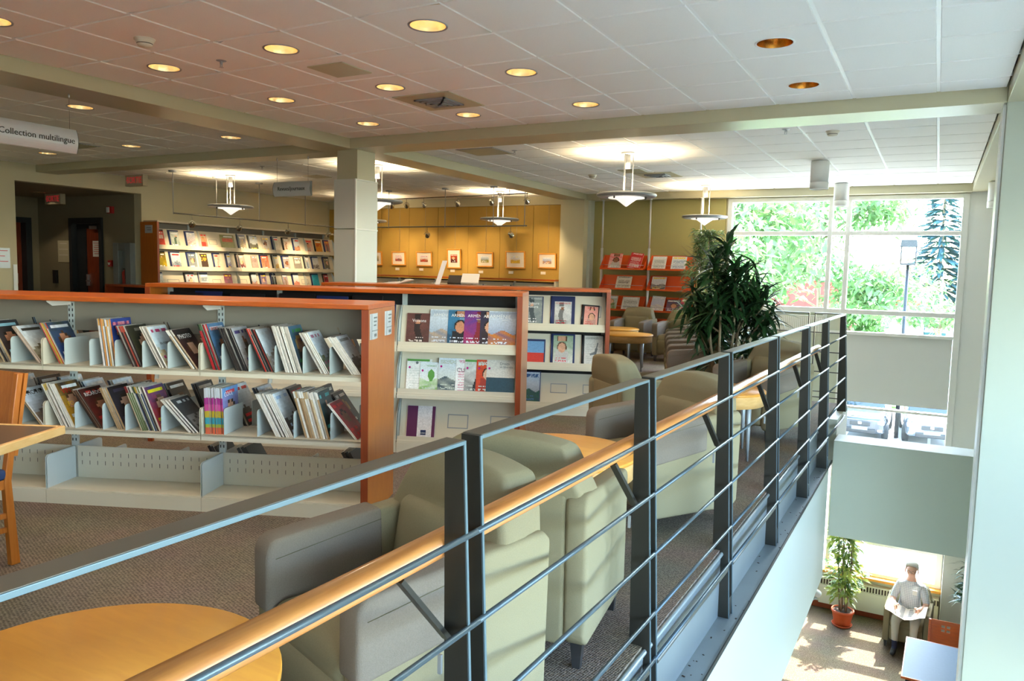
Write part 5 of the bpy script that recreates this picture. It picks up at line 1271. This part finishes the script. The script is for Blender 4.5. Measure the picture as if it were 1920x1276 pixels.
def chair_copy(label, loc, ang, group=None, nocover=False):
    c = dup_tree(arm); c.location = (*loc, 0); c.rotation_euler = (0, 0, R(ang+90)); c['label'] = label
    if group: c['group'] = group
    if nocover:
        for o in [g for q in c.children for g in q.children]:
            if o.name.startswith(('arm_cover', 'seam')): bpy.data.objects.remove(o)
    return c
chair_copy('sage green armchair seen from behind, back to back with the nearest one', (-1.42, 2.83), 98, nocover=True)
chair_copy('sage green armchair facing the camera between the second and third railing posts', (-1.43, 4.58), 238)
chair_copy('armchair with its tan back to the camera, left of the second and third railing posts', (-1.90, 5.62), 45, nocover=True)
chair_copy('sage green armchair facing the camera next to the last railing posts', (-1.395, 7.55), 246)
g_ = 'armchairs side by side in the row before the window plants'
for i in range(5):
    x, y = -2.35-.217*i, 8.76+.665*i
    chair_copy(['nearest armchair of the row under the dark plant, brown in the shade', 'second nearest armchair of the row by the dark plant', 'middle armchair of the row by the dark plant', 'fourth armchair of the row, beyond the middle one', 'farthest armchair of the row, next to the newspaper rack'][i], (x, y), 198, g_)
chair_copy('armchair facing the camera below the newspaper rack, left of the row', (-4.72, 13.15), 268, nocover=False)
chair_copy('armchair facing the camera partly behind the row, right of its twin under the newspaper rack', (-3.85, 12.98), 262)

# ------------------------------------------------------------------ round tables
def round_table(x, y, label, r=.425):
    t = thing('round_table', label, 'table', (x, y, 0), 0, 'low round maple tables')
    b = MB(); b.lathe([(0, .552), (r-.004, .552), (r, .548), (r, .532), (0, .532)], n=64); b.build('table_top', 'maple', t)
    b = MB(); b.lathe([(r-.012, .532), (r-.012, .435), (r-.03, .435), (r-.03, .532)], n=64); b.build('apron', 'maple_edge', t)
    for k in range(4):
        a = pi/4+k*pi/2+.3; lx, ly = (r-.065)*cos(a), (r-.065)*sin(a)
        b = MB(); b.tube([(lx, ly, .53), (lx*1.02, ly*1.02, .25), (lx*1.05, ly*1.05, 0)], [.026, .019, .008], 12); b.build('leg', 'silver_paint', t)
round_table(-1.62, 1.00, 'round maple table at the bottom left, nearest the camera')
round_table(-1.72, 3.66, 'round maple table between two armchairs by the second railing post')
round_table(-1.55, 6.47, 'round maple table with a glossy highlight behind the third railing post', .38)
round_table(-4.20, 11.35, 'round maple table with tapered legs, nearer of the two in the background')
round_table(-4.78, 12.35, 'round maple table half behind its twin in the background')

# ------------------------------------------------------------------ reading table and chair at the left edge
t = thing('reading_table', 'wooden reading table with a dark laminate top cut by the left picture edge', 'table', (-3.46, 2.04, 0), R(26))
b = MB(); b.box(-1.60, 0, -.90, 0, .712, .742, 0); b.build('table_top', 'laminate', t)
b = MB(); b.prism([(-1.60, .705), (0, .705), (0, .744), (-1.60, .744)], -.925, -.90, 'y'); b.prism([(-.925, .705), (.025, .705), (.025, .744), (-.925, .744)], 0, .025, 'x'); b.prism([(-1.60, .705), (0, .705), (0, .744), (-1.60, .744)], 0, .025, 'y'); b.build('edge_band', 'maple_edge', t, bevel=.004)
for x, y in ((-.66, -.25), (-.66, -.70), (-1.45, -.25), (-1.45, -.70)):
    b = MB(); b.box(x-.025, x+.025, y-.025, y+.025, 0, .705); b.build('leg', 'maple_edge', t, bevel=.004)
b = MB(); b.box(-1.45, -.66, -.71, -.69, .60, .705); b.box(-1.45, -.66, -.26, -.24, .60, .705); b.build('apron', 'laminate', t)
def wood_chair(label, loc, rz, wood='cherry_v', seat='chair_blue', z0=0.0, cut=False, h=.88):
    t = thing('wooden_chair', label, 'chair', (*loc, z0), rz)
    b = MB(); b.rbox(.215, .205, .025, .02, (0, 0, .455)); b.build('seat', seat, t)
    for s in (-1, 1):
        b = MB(); b.prism([(-.205, 0), (-.165, 0), (-.165, .44), (-.205, .44)], s*.20-.016, s*.20+.016, 'x'); b.build('leg', wood, t, bevel=.003)
        b = MB(); b.prism([(.20, 0), (.245, 0), (.215, .42), (.29, h), (.262, h), (.18, .42)], s*.20-.016, s*.20+.016, 'x'); b.build('leg', wood, t, bevel=.003)
        b = MB(); b.box(s*.20-.010, s*.20+.010, -.165, .19, .385, .43); b.build('seat_rail', wood, t)
        b = MB(); b.box(s*.20-.008, s*.20+.008, -.165, .21, .24, .265); b.box(s*.20-.008, s*.20+.008, -.165, .21, .17, .195); b.build('stretcher', wood, t)
    b = MB(); T = Matrix.Translation((0, .232, .54)) @ Matrix.Rotation(R(-9.5), 4, 'X')
    if not cut: b.box(-.215, .215, 0, .018, .0, h-.535, 0, T)
    else:
        q = .022; ho = [(-.035, .20), (.035, .20), (-.035, .26), (.035, .26)]
        xs = [-.215, -.055, -.012, .012, .055, .215]; zs = [0, .17, .205, .228, .263, h-.535]
        for i in range(5):
            for j in range(5):
                if i in (1, 3) and j in (1, 3): continue
                b.box(xs[i], xs[i+1], 0, .018, zs[j], zs[j+1], 0, T)
    b.build('backrest', wood, t)
    return t
wood_chair('orange wooden chair with a high back and blue seat at the left picture edge', (-4.08, 1.83), R(5), 'cherry_v', h=.94)

# ------------------------------------------------------------------ plants
def leaf_blade(mb, base, d, L, w, droop, roll, m=0, segs=4):
    """a lanceolate leaf leaving base along d and drooping"""
    d = Vector(d).normalized(); side = d.cross(Vector((0, 0, 1)))
    if side.length < .05: side = Vector((1, 0, 0))
    side = (side.normalized()*cos(roll) + d.cross(side.normalized())*sin(roll)).normalized()
    p = Vector(base); v = []; prof = [0.25, .85, 1.0, .7, 0.04]
    for i in range(segs+1):
        u = i/segs; k = prof[min(4, int(round(u*4)))]
        up = side.cross(d).normalized()
        v += [p - side*w*k*.5 + up*w*.12*k, p - up*0, p + side*w*k*.5 + up*w*.12*k]
        d = (d + Vector((0, 0, -droop/segs))).normalized(); p = p + d*L/segs
    f = []
    for i in range(segs):
        a = i*3; f += [(a, a+1, a+4, a+3), (a+1, a+2, a+5, a+4)]
    mb.add(v, f, m, True)
def pot(t, r, h, m='pot', saucer=True, soil=True):
    b = MB(); b.lathe([(0, .015), (r*.72, .015), (r*.80, h*.3), (r*.97, h*.86), (r*1.03, h*.87), (r*1.03, h), (r*.94, h), (r*.92, h*.92)], n=32); b.build('pot', m, t)
    if saucer: b = MB(); b.lathe([(0, 0), (r*.85, 0), (r*.95, .035), (r*.90, .035), (r*.8, .012), (0, .012)], n=32); b.build('saucer', m, t)
    b = MB(); b.lathe([(0, h*.93), (r*.93, h*.92)], n=24); b.build('soil', 'soil', t)
r = random.Random(21)
t = thing('dracaena', 'tall dark green leafy plant before the bright window', 'potted plant', (-1.93, 8.16, 0)); pot(t, .15, .28, 'pot_dark')
tr = MB(); fo = MB(); heads = []
for k in range(9):
    a = k*2.4; top = Vector((.30*cos(a)*r.uniform(.5, 1.1), .28*sin(a), r.uniform(.95, 1.55)))
    b0 = Vector((.07*cos(a), .07*sin(a), .3)); mid = b0.lerp(top, .5)+Vector((r.uniform(-.04, .04), r.uniform(-.04, .04), 0))
    tr.tube([b0, mid, top], [.017, .014, .010], 8)
    heads.append((top, (top-mid).normalized()))
    for j in range(3):
        q = mid.lerp(top, r.uniform(.1, .9)); e = q + Vector((r.uniform(-.26, .26), r.uniform(-.22, .22), r.uniform(.05, .45)))
        tr.tube([q, q.lerp(e, .6)+Vector((0, 0, -.02)), e], [.010, .008, .006], 6); heads.append((e, (e-q).normalized()))
for (x, z) in ((.02, 1.84), (.48, 1.15), (.50, .80), (.42, .5), (-.40, 1.15), (-.05, 1.80), (-.16, 1.70), (.10, 1.62), (.30, 1.55), (.36, 1.30), (-.30, 1.35), (.40, .95), (-.28, 1.0), (.30, .75), (-.15, .75), (.1, .6)):
    p = Vector((x, r.uniform(-.15, .15), z)); heads.append((p, Vector((x*.6, 0, 1)).normalized())); tr.tube([Vector((x*.3, 0, z-.45)), p], [.012, .007], 6)
for p, d in heads:
    n = r.randint(20, 26)
    for j in range(n):
        a = r.uniform(0, 2*pi); el = r.uniform(-.5, 1.3)
        dd = Vector((cos(a)*cos(el), sin(a)*cos(el), sin(el)))
        leaf_blade(fo, p - d*r.uniform(0, .22), dd, r.uniform(.20, .34), r.uniform(.036, .054), r.uniform(.5, 1.3), r.uniform(-.3, .3))
tr.build('trunk', 'bark', t); fo.build('foliage', 'leaf_dark', t)
def bush(label, name, loc, h0, h1, rad, n, L, w, leafm, potr, poth, stems=5, droop=.8, potm='pot', lean=(0, 0), seed=1, cat='potted plant', topr=.6):
    t = thing(name, label, cat, loc); pot(t, potr, poth, potm)
    r = random.Random(seed); tr = MB(); fo = MB()
    ends = []
    for k in range(stems):
        a = 2*pi*k/stems+r.uniform(-.3, .3); b0 = Vector((.3*potr*cos(a), .3*potr*sin(a), poth*.9)); top = Vector((rad*.45*cos(a)+lean[0], rad*.45*sin(a)+lean[1], h1*r.uniform(.82, .97)))
        m_ = b0.lerp(top, .45) + Vector((r.uniform(-.03, .03), r.uniform(-.03, .03), 0)); tr.tube([b0, m_, top], [.014, .011, .006], 7); ends.append((b0, m_, top))
    for k in range(n):
        b0, m_, top = r.choice(ends); u = r.random(); z = h0 + (h1-h0)*u
        a = r.uniform(0, 2*pi); rr__ = rad*math.sqrt(r.random())*(1-(1-topr)*u)*(.75+.35*sin(z*9+a*2))
        p = Vector((rr__*cos(a)+lean[0]*u, rr__*sin(a)+lean[1]*u, z))
        leaf_blade(fo, p, (cos(a)*.8+r.uniform(-.4, .4), sin(a)*.8+r.uniform(-.4, .4), r.uniform(-.5, .7)), L*r.uniform(.7, 1.3), w*r.uniform(.8, 1.2), r.uniform(.2, droop), r.uniform(-.6, .6), segs=2)
    for k in range(stems*6):
        b0, m_, top = r.choice(ends); u = r.uniform(.3, 1); q = m_.lerp(top, u); a = r.uniform(0, 2*pi)
        tr.tube([q, q+Vector((rad*.6*cos(a), rad*.6*sin(a), r.uniform(.0, .25)))], [.006, .002], 5)
    tr.build('stem', 'bark', t); fo.build('foliage', leafm, t); return t
bush('light green weeping fig between the newspaper rack and the dark plant', 'ficus', (-3.20, 12.30, 0), .85, 2.20, .50, 2300, .095, .032, 'leaf_ficus', .2, .35, 6, 1.2, 'pot_dark', (-.05, 0), 4, topr=.40)
bush('variegated schefflera in a terracotta pot on the lower floor beside the window', 'schefflera', (-1.02, 13.42, LOW), .50, 1.95, .27, 900, .13, .055, 'leaf_var', .17, .27, 6, .9, 'pot', (0, 0), 7, topr=.9)
bush('small dark leafy plant at the right edge of the lower opening', 'potted_dracaena', (.74, 12.6, LOW), 1.05, 1.65, .26, 260, .17, .030, 'leaf_dark', .17, .27, 4, .9, 'pot_dark', (0, 0), 9, topr=.8)

# ------------------------------------------------------------------ lower floor: table, chairs, armchair, seated man
t = thing('study_table', 'grey-blue topped table with a wooden edge on the lower floor', 'table', (.36, 11.15, LOW), R(-1))
b = MB(); b.box(-.42, .48, -.62, .60, .722, .745); b.build('table_top', 'table_blue', t)
b = MB(); b.box(-.435, .495, -.635, -.62, .715, .745); b.box(-.435, .495, .60, .615, .715, .745); b.box(-.435, -.42, -.62, .60, .715, .745); b.box(.48, .495, -.62, .60, .715, .745); b.build('edge_band', 'cherry', t, bevel=.003)
for x in (-.36, .42):
    for y in (-.55, .53): b = MB(); b.box(x-.025, x+.025, y-.025, y+.025, 0, .715); b.build('leg', 'black', t)
wood_chair('orange wooden chair with four square holes in its back, behind the blue table', (.42, 12.02), R(0), 'cherry', 'cherry', LOW, True, .86)
wood_chair('dark orange wooden chair with four square holes, at the near end of the blue table', (.50, 10.28), R(180), 'cherry_v', 'cherry_v', LOW, True, .86)
# stair handrail below
t = thing('stair_handrail', 'pale blue round stair handrail under the white bulkhead', 'handrail', (-1.02, 9.2, LOW+1.9))
b = MB(); b.tube([(.0, .45, .02), (.03, -.8, .55), (.05, -1.2, .72)], .045, 16); b.build('rail', 'greyblue', t)
b = MB(); b.tube([(.0, .38, .0), (-.12, .38, -.1)], .012, 8); b.build('bracket', 'silver_paint', t)
c = chair_copy('pale green armchair on the lower floor in which the man sits', (-.06, 13.28), 266, nocover=True); c.location = (-.06, 13.28, LOW)
# ------------------------------------------------------------------ seated man reading a newspaper (lower floor)
def skin_mesh(name, nodes, edges, root, sub=2):
    """nodes: list of (co, (rx, ry)); returns an evaluated mesh"""
    me = bpy.data.meshes.new(name+'_cage'); me.from_pydata([n[0] for n in nodes], edges, [])
    o = bpy.data.objects.new(name+'_cage', me); C.objects.link(o)
    sk = o.modifiers.new('s', 'SKIN'); sk.use_smooth_shade = True; sk.branch_smoothing = .6
    sv = me.skin_vertices[0].data if me.skin_vertices else None
    if sv is None:
        bpy.context.view_layer.objects.active = o; o.select_set(True)
        sv = me.skin_vertices[0].data
    for i, n in enumerate(nodes): sv[i].radius = n[1]; sv[i].use_root = (i == root)
    sb = o.modifiers.new('b', 'SUBSURF'); sb.levels = sub; sb.render_levels = sub
    dg = bpy.context.evaluated_depsgraph_get(); dg.update()
    ev = bpy.data.meshes.new_from_object(o.evaluated_get(dg)); ev.name = name
    bpy.data.objects.remove(o); return ev
def tube_human(): pass
man = thing('person', 'white-haired seated man in a pale short-sleeved checked shirt and light trousers reading a newspaper', 'person', (-.06, 13.22, LOW), R(-6))
N = []; Ed = []
def nd(x, y, z, r, r2=None): N.append(((x, y, z), (r, r2 or r))); return len(N)-1
def ch(*ids):
    for a, b_ in zip(ids, ids[1:]): Ed.append((a, b_))
# local frame: the man faces -y; seat at .46
pel = nd(0, .06, .54, .155, .13); bel = nd(0, .01, .68, .19, .175); ches = nd(0, .05, .86, .175, .14); ush = nd(0, .07, .985, .10, .09); nk = nd(0, .055, 1.06, .058); nk2 = nd(0, .035, 1.11, .055)
hd0 = nd(0, -.005, 1.165, .090, .098); hd1 = nd(0, -.01, 1.225, .097, .108); hd2 = nd(0, .0, 1.275, .082, .088)
ch(pel, bel, ches, ush, nk, nk2, hd0, hd1, hd2)
chin = nd(0, -.055, 1.115, .036); ch(hd0, chin)
nose = nd(0, -.118, 1.175, .016); noseb = nd(0, -.088, 1.195, .018); ch(hd0, noseb, nose)
segm = {}
for s in (-1, 1):
    sh = nd(s*.155, .07, .955, .072); el = nd(s*.235, .0, .72, .052); el2 = nd(s*.225, -.06, .685, .043); wr = nd(s*.165, -.25, .70, .030); 
    ch(ush, sh, el, el2, wr)
    pm = nd(s*.150, -.31, .715, .030, .017); ch(wr, pm)
    hp = nd(s*.095, .02, .50, .105, .095); kn0 = nd(s*.125, -.30, .515, .078); kn = nd(s*.13, -.40, .49, .066); sn = nd(s*.125, -.41, .28, .052); an = nd(s*.12, -.40, .09, .038); ft = nd(s*.125, -.47, .045, .042, .032); to = nd(s*.13, -.56, .032, .036, .022)
    ch(pel, hp, kn0, kn, sn, an, ft, to)
ev = skin_mesh('body', N, Ed, pel)
o = bpy.data.objects.new('body', ev); C.objects.link(o); o.parent = man
ev.materials.clear()
for k in ('skin', 'shirt', 'trouser', 'sock', 'shoe'): ev.materials.append(M[k])
def on_forearm(c_):
    for s in (-1, 1):
        for a, b_ in ((Vector((s*.236, -.02, .70)), Vector((s*.225, -.06, .685))), (Vector((s*.225, -.06, .685)), Vector((s*.165, -.25, .70))), (Vector((s*.165, -.25, .70)), Vector((s*.15, -.34, .72)))):
            ab = b_-a; t_ = max(0, min(1, (c_-a).dot(ab)/ab.length_squared))
            if (a+ab*t_-c_).length < .052 and (abs(c_.x) > .185 or c_.y < -.16): return True
    return False
for p in ev.polygons:
    c_ = p.center; p.use_smooth = True; m_ = 0
    if c_.z < .058 or (c_.z < .085 and c_.y < -.43): m_ = 4
    elif c_.z < .20: m_ = 3
    elif c_.z < .60 and c_.y > -.50 and abs(c_.x) < .24: m_ = 2
    elif c_.z < 1.035 and not on_forearm(c_): m_ = 1
    p.material_index = m_
# fingers closed on the paper edge
for s in (-1, 1):
    b = MB(); base = Vector((s*.150, -.315, .715))
    for j, (off, L) in enumerate(((-.022, .055), (-.008, .062), (.007, .058), (.021, .046))):
        p0 = base + Vector((0, -.012+.0*off, off)) + Vector((0, 0, 0)); p1 = p0 + Vector((-s*.004, -L*.55, -.004)); p2 = p1 + Vector((-s*.022, -L*.18, -.010))
        b.tube([p0, p1, p2], [.0088, .0082, .0066], 8)
    p0 = base + Vector((-s*.018, .02, .018)); b.tube([p0, p0+Vector((-s*.018, -.03, .010)), p0+Vector((-s*.022, -.052, .004))], [.0105, .0095, .0075], 8)
    b.build('fingers', 'skin', man)
# hair, ears, glasses
b = MB()
vv = []; n_, k_ = 20, 9
b.lathe([(.0001, .122), (.034, .116), (.064, .098), (.084, .066), (.094, .024), (.093, -.018), (.086, -.05)], (0, .016, 1.238), 28, T=None)
hair = b.build('hair', 'hair', man)
me = hair.data
for v in me.vertices:
    if v.co.y < -.02 and v.co.z < 1.285: v.co.y = -.02 + (v.co.y+.02)*.15; v.co.z = max(v.co.z, 1.262)
for s in (-1, 1):
    b = MB(); b.rbox(.008, .018, .028, .007, (s*.090, .005, 1.185)); b.build('ear', 'skin', man)
    b = MB()
    ring = [(s*.032+.026*cos(a), -.108, 1.205+.018*sin(a)) for a in [i*pi/6 for i in range(13)]]
    b.tube(ring, .0022, 5); b.tube([(s*.058, -.107, 1.208), (s*.088, -.0, 1.205)], .0022, 5); b.build('glasses', 'steel_dark', man)
b = MB(); b.prism([(-.06, .0), (0, -.085), (.06, .0), (.045, .02), (0, -.03), (-.045, .02)], 0, .008, 'y', 0, Matrix.Translation((0, -.055, 1.03)) @ Matrix.Rotation(R(25), 4, 'X')); b.build('shirt_collar', 'shirt', man)
b = MB(); b.box(.045, .105, -.115, -.108, .86, .93, 0); b.build('shirt_pocket', 'white', man)
# newspaper, held by both hands over the lap: a top-level thing
t = thing('newspaper', 'open white newspaper held in the seated man\'s hands', 'newspaper', (-.06, 13.22, LOW), R(-6))
b = MB()
for s in (-1, 1):
    L = [(0, -.30, .60), (s*.10, -.30, .632), (s*.20, -.31, .690), (s*.27, -.32, .715)]
    for (x0, y0, z0), (x1, y1, z1) in zip(L, L[1:]):
        q = [(x0, y0-.16, z0-.03), (x1, y1-.16, z1-.03), (x1, y1+.16, z1+.03), (x0, y0+.16, z0+.03)]
        b.add(q + [(a, c_, d-.004) for a, c_, d in q], [(0, 1, 2, 3) if s > 0 else (3, 2, 1, 0), (7, 6, 5, 4) if s > 0 else (4, 5, 6, 7), (0, 4, 5, 1), (2, 6, 7, 3), (1, 5, 6, 2), (0, 3, 7, 4)])
b.build('pages', 'paper', t)
b = MB(); rq = random.Random(2)
for s in (-1, 1):
    for i in range(10):
        y = -.43+i*.028; x0 = s*.03; x1 = s*rq.uniform(.07, .098); z = lambda x, y: .60+abs(x)*.32+(y+.30)*.1875+.0012
        b.add([(x0, y, z(x0, y)), (x1, y, z(x1, y)), (x1, y+.014, z(x1, y+.014)), (x0, y+.014, z(x0, y+.014))], [(0, 1, 2, 3) if s > 0 else (3, 2, 1, 0)])
b.build('print', 'grey_print', t)
# ------------------------------------------------------------------ outside the window
GZ = -4.35
g = MB(); g.box(-60, 60, 14.25, 48, GZ-.1, GZ); struct('floor', g, 'asphalt')
g = MB(); g.box(-60, 60, 48, 120, GZ-.1, GZ+.02); g.box(-14, -1.2, 38.5, 47.9, GZ, GZ+.12)
tag(g.build('lawn', 'grass'), 'green lawn strip beyond the parking lot', 'lawn', kind='structure')
g = MB()
for x in (-5.4, -2.65, .1, 2.85): g.box(x-.05, x+.05, 30.5, 36.5, GZ, GZ+.004)
g.build('trim_16', 'white')['kind'] = 'structure'
def tree(label, x, y, h, cr, cz0, n, seed, leafs='leaf_tree', trunkr=.13):
    t = thing('tree', label, 'tree', (x, y, GZ)); r = random.Random(seed); tr = MB(); fo = MB()
    tr.tube([(0, 0, 0), (.05, 0, h*.3), (-.05, .05, h*.6), (0, 0, h*.85)], [trunkr, trunkr*.75, trunkr*.45, .02], 8)
    br = []
    for k in range(16):
        a = r.uniform(0, 2*pi); z = h*r.uniform(.28, .75); L = cr*r.uniform(.6, 1.0); e = Vector((L*cos(a), L*sin(a), z+L*r.uniform(.1, .6)))
        m_ = Vector((L*.5*cos(a), L*.5*sin(a), z+L*.28)); tr.tube([(0, 0, z), m_, e], [trunkr*.4, trunkr*.22, .01], 5); br += [m_, e, (m_+e)/2]
        for j in range(2):
            q = m_.lerp(e, r.random()); e2 = q+Vector((r.uniform(-1, 1), r.uniform(-1, 1), r.uniform(-.2, .8)))*cr*.35; tr.tube([q, e2], [.02, .006], 4); br.append(e2)
    for k in range(n):
        c_ = r.choice(br); s = cr*.17
        p = c_ + Vector((r.gauss(0, s), r.gauss(0, s), r.gauss(0, s*.55)))
        if p.z < cz0: continue
        leaf_blade(fo, p, (r.uniform(-1, 1), r.uniform(-1, 1), r.uniform(-.8, .3)), r.uniform(.26, .46), r.uniform(.12, .20), .5, r.uniform(-1, 1), segs=2)
    tr.build('trunk', 'bark', t); fo.build('crown', leafs, t)
tree('airy light green tree filling the left of the tall window', -8.3, 27.0, 10.5, 4.4, 1.6, 9000, 1)
tree('airy light green tree seen through the narrow middle pane', -4.7, 37.5, 11.5, 4.0, 2.0, 9000, 2)
tree('young pale green tree at the right of the window by the lamp post', .25, 45.0, 7.4, 2.2, 3.6, 1800, 3)
tree('small bright green tree low behind the parking lot', -4.5, 50.5, 4.6, 2.0, .9, 2600, 5)
def fir(label, x, y, h, rad, seed):
    t = thing('fir_tree', label, 'tree', (x, y, GZ)); r = random.Random(seed); fo = MB(); tr = MB(); tr.tube([(0, 0, 0), (0, 0, h)], [.22, .02], 8)
    for L in range(34):
        z = .8 + (h-.9)*(L/34)**.95; rr__ = rad*(1-(z/h))**.85+.08
        for k in range(int(14+rr__*9)):
            a = r.uniform(0, 2*pi); q = rr__*r.uniform(.75, 1.12)
            leaf_blade(fo, (q*.15*cos(a), q*.15*sin(a), z), (cos(a), sin(a), r.uniform(-.25, .15)), q, .34*r.uniform(.7, 1.3), .25, r.uniform(-.3, .3), segs=3)
    tr.build('trunk', 'bark', t); fo.build('crown', 'leaf_fir', t)
fir('tall blue-green spruce at the right of the tall window', .1, 66, 14.6, 4.6, 4)
fir('blue-green spruce cut by the right window frame', 4.75, 82, 14.5, 4.2, 8)
# buildings
def building(label, x0, x1, y0, y1, h, m, roof, win=()):
    t = thing('building', label, 'building', ((x0+x1)/2, y0, GZ)); w2 = (x1-x0)/2
    b = MB(); b.box(-w2, w2, 0, y1-y0, 0, h); b.build('wall', m, t)
    b = MB(); b.box(-w2-.3, w2+.3, -.3, y1-y0+.3, h, h+.35); b.build('roof', roof, t)
    for (x, z, w_, hh) in win:
        b = MB(); b.box(x, x+w_, -.04, .02, z, z+hh); b.build('window', 'white', t)
building('low red brick building behind the trees and lamp post', -14.5, -5.2, 60, 70, 5.6, 'brick', 'white', [(-3+i*1.9, 2.2, 1.0, 1.4) for i in range(4)])
building('small building with a red awning beside the lamp post', -2.5, -.6, 54, 58, 4.2, 'white', 'red_plastic', [(-1.2, .5, 2.2, 1.6)])
building('green and white market stalls beyond the parking lot', -.2, 6.5, 52, 56, 2.4, 'white', 'leaf_fir')
building('pale building far behind the left tree', -34, -15.6, 62, 72, 5.5, 'wall_white', 'wall_white')
t = thing('fence', 'pale wooden fence under the spruce trees', 'fence', (4, 50, GZ))
b = MB(); b.box(-3.4, 4.5, 0, .06, 0, 3.4); b.build('boards', 'wall_white', t)
# lamp post
t = thing('lamp_post', 'black lamp post with a square lantern outside the window', 'street lamp', (-.98, 31.5, GZ))
b = MB(); b.tube([(0, 0, 0), (0, 0, 6.4)], [.075, .05], 12); b.build('pole', 'black', t)
b = MB(); b.prism([(-.28, 7.0), (.28, 7.0), (.25, 7.25), (-.25, 7.25)], -.28, .28, 'y'); b.box(-.25, .25, -.25, .25, 6.35, 6.42)
for x in (-.24, .24):
    for y in (-.24, .24): b.tube([(x, y, 6.4), (x, y, 7.0)], .02, 6)
b.build('lantern_frame', 'black', t)
b = MB(); b.box(-.22, .22, -.22, .22, 6.43, 6.98); b.build('lantern_glass', 'glass', t)
t = thing('street_pole', 'plain white pole in front of the spruce', 'pole', (1.72, 58, GZ))
b = MB(); b.tube([(0, 0, 0), (0, 0, 7.2)], .11, 10); b.build('pole', 'wall_white', t)
def car(label, x, y, m, rz=0):
    t = thing('car', label, 'car', (x, y, GZ), rz)       # the nose faces -y
    def body(w):
        u = (w.y+2.15)/4.3                              # 0 nose, 1 tail
        x = w.x*(1-.10*max(0, .18-u)/.18 - .06*max(0, u-.85)/.15)
        z = w.z; 
        if w.z > 0: z = w.z*(.62+.38*min(1, u/.25)) - .05*max(0, (.2-u))
        return (x*(1-.10*max(0, w.z/.36)), w.y + (.10*(w.x/.86)**2 if u < .1 else 0), z)
    b = MB(); b.rbox(.88, 2.15, .36, .14, (0, 0, .66), n=10, seg=4, deform=body); b.build('body', m, t)
    def cab(w):
        k = max(0, (w.z+.30)/.60); return (w.x*(1-.20*k), w.y*(1-.32*k)+.10*k, w.z)
    b = MB(); b.rbox(.80, 1.15, .30, .10, (0, .25, 1.18), n=8, deform=cab); b.build('cabin_glass', 'car_glass', t)
    b = MB(); b.rbox(.62, .75, .035, .03, (0, .36, 1.475), n=4); b.build('roof', m, t)
    for sx in (-1, 1):
        for yy in (-1.38, 1.32):
            b = MB(); T = Matrix.Translation((sx*.80, yy, .33)) @ Matrix.Rotation(pi/2, 4, 'Y'); b.lathe([(0, -.10), (.24, -.11), (.33, -.09), (.33, .09), (.24, .11), (0, .10)], n=24, T=T); b.build('wheel', 'rubber', t)
        b = MB(); b.rbox(.17, .06, .085, .05, (sx*.62, -2.03, .72), n=3); b.build('headlight', 'frost', t)
        b = MB(); b.rbox(.09, .04, .05, .03, (sx*.66, -2.13, .44), n=2); b.build('fog_light', 'chrome', t)
        b = MB(); b.rbox(.10, .06, .07, .04, (sx*.98, -.62, 1.0), n=2); b.build('mirror', m, t)
    b = MB(); b.rbox(.34, .03, .075, .025, (0, -2.15, .66), n=3); b.build('grille', 'black', t)
    b = MB(); b.rbox(.52, .03, .085, .03, (0, -2.155, .40), n=3); b.build('lower_grille', 'black', t)
    b = MB(); b.rbox(.06, .012, .045, .012, (0, -2.19, .68), n=2); b.build('badge', 'chrome', t)
    b = MB(); b.box(-.26, .26, -2.20, -2.19, .44, .56); b.build('number_plate', 'grey_print', t)
car('dark parked car seen nose-on through the low window, left', -2.12, 32.2, 'car_black')
car('grey parked car seen nose-on through the low window, right', .02, 32.6, 'car_grey', R(4))

# ------------------------------------------------------------------ hide nothing, finish
for o in C.objects:
    if o.type == 'LIGHT' and o.data.type != 'AREA' and o.name.startswith('sun'): pass
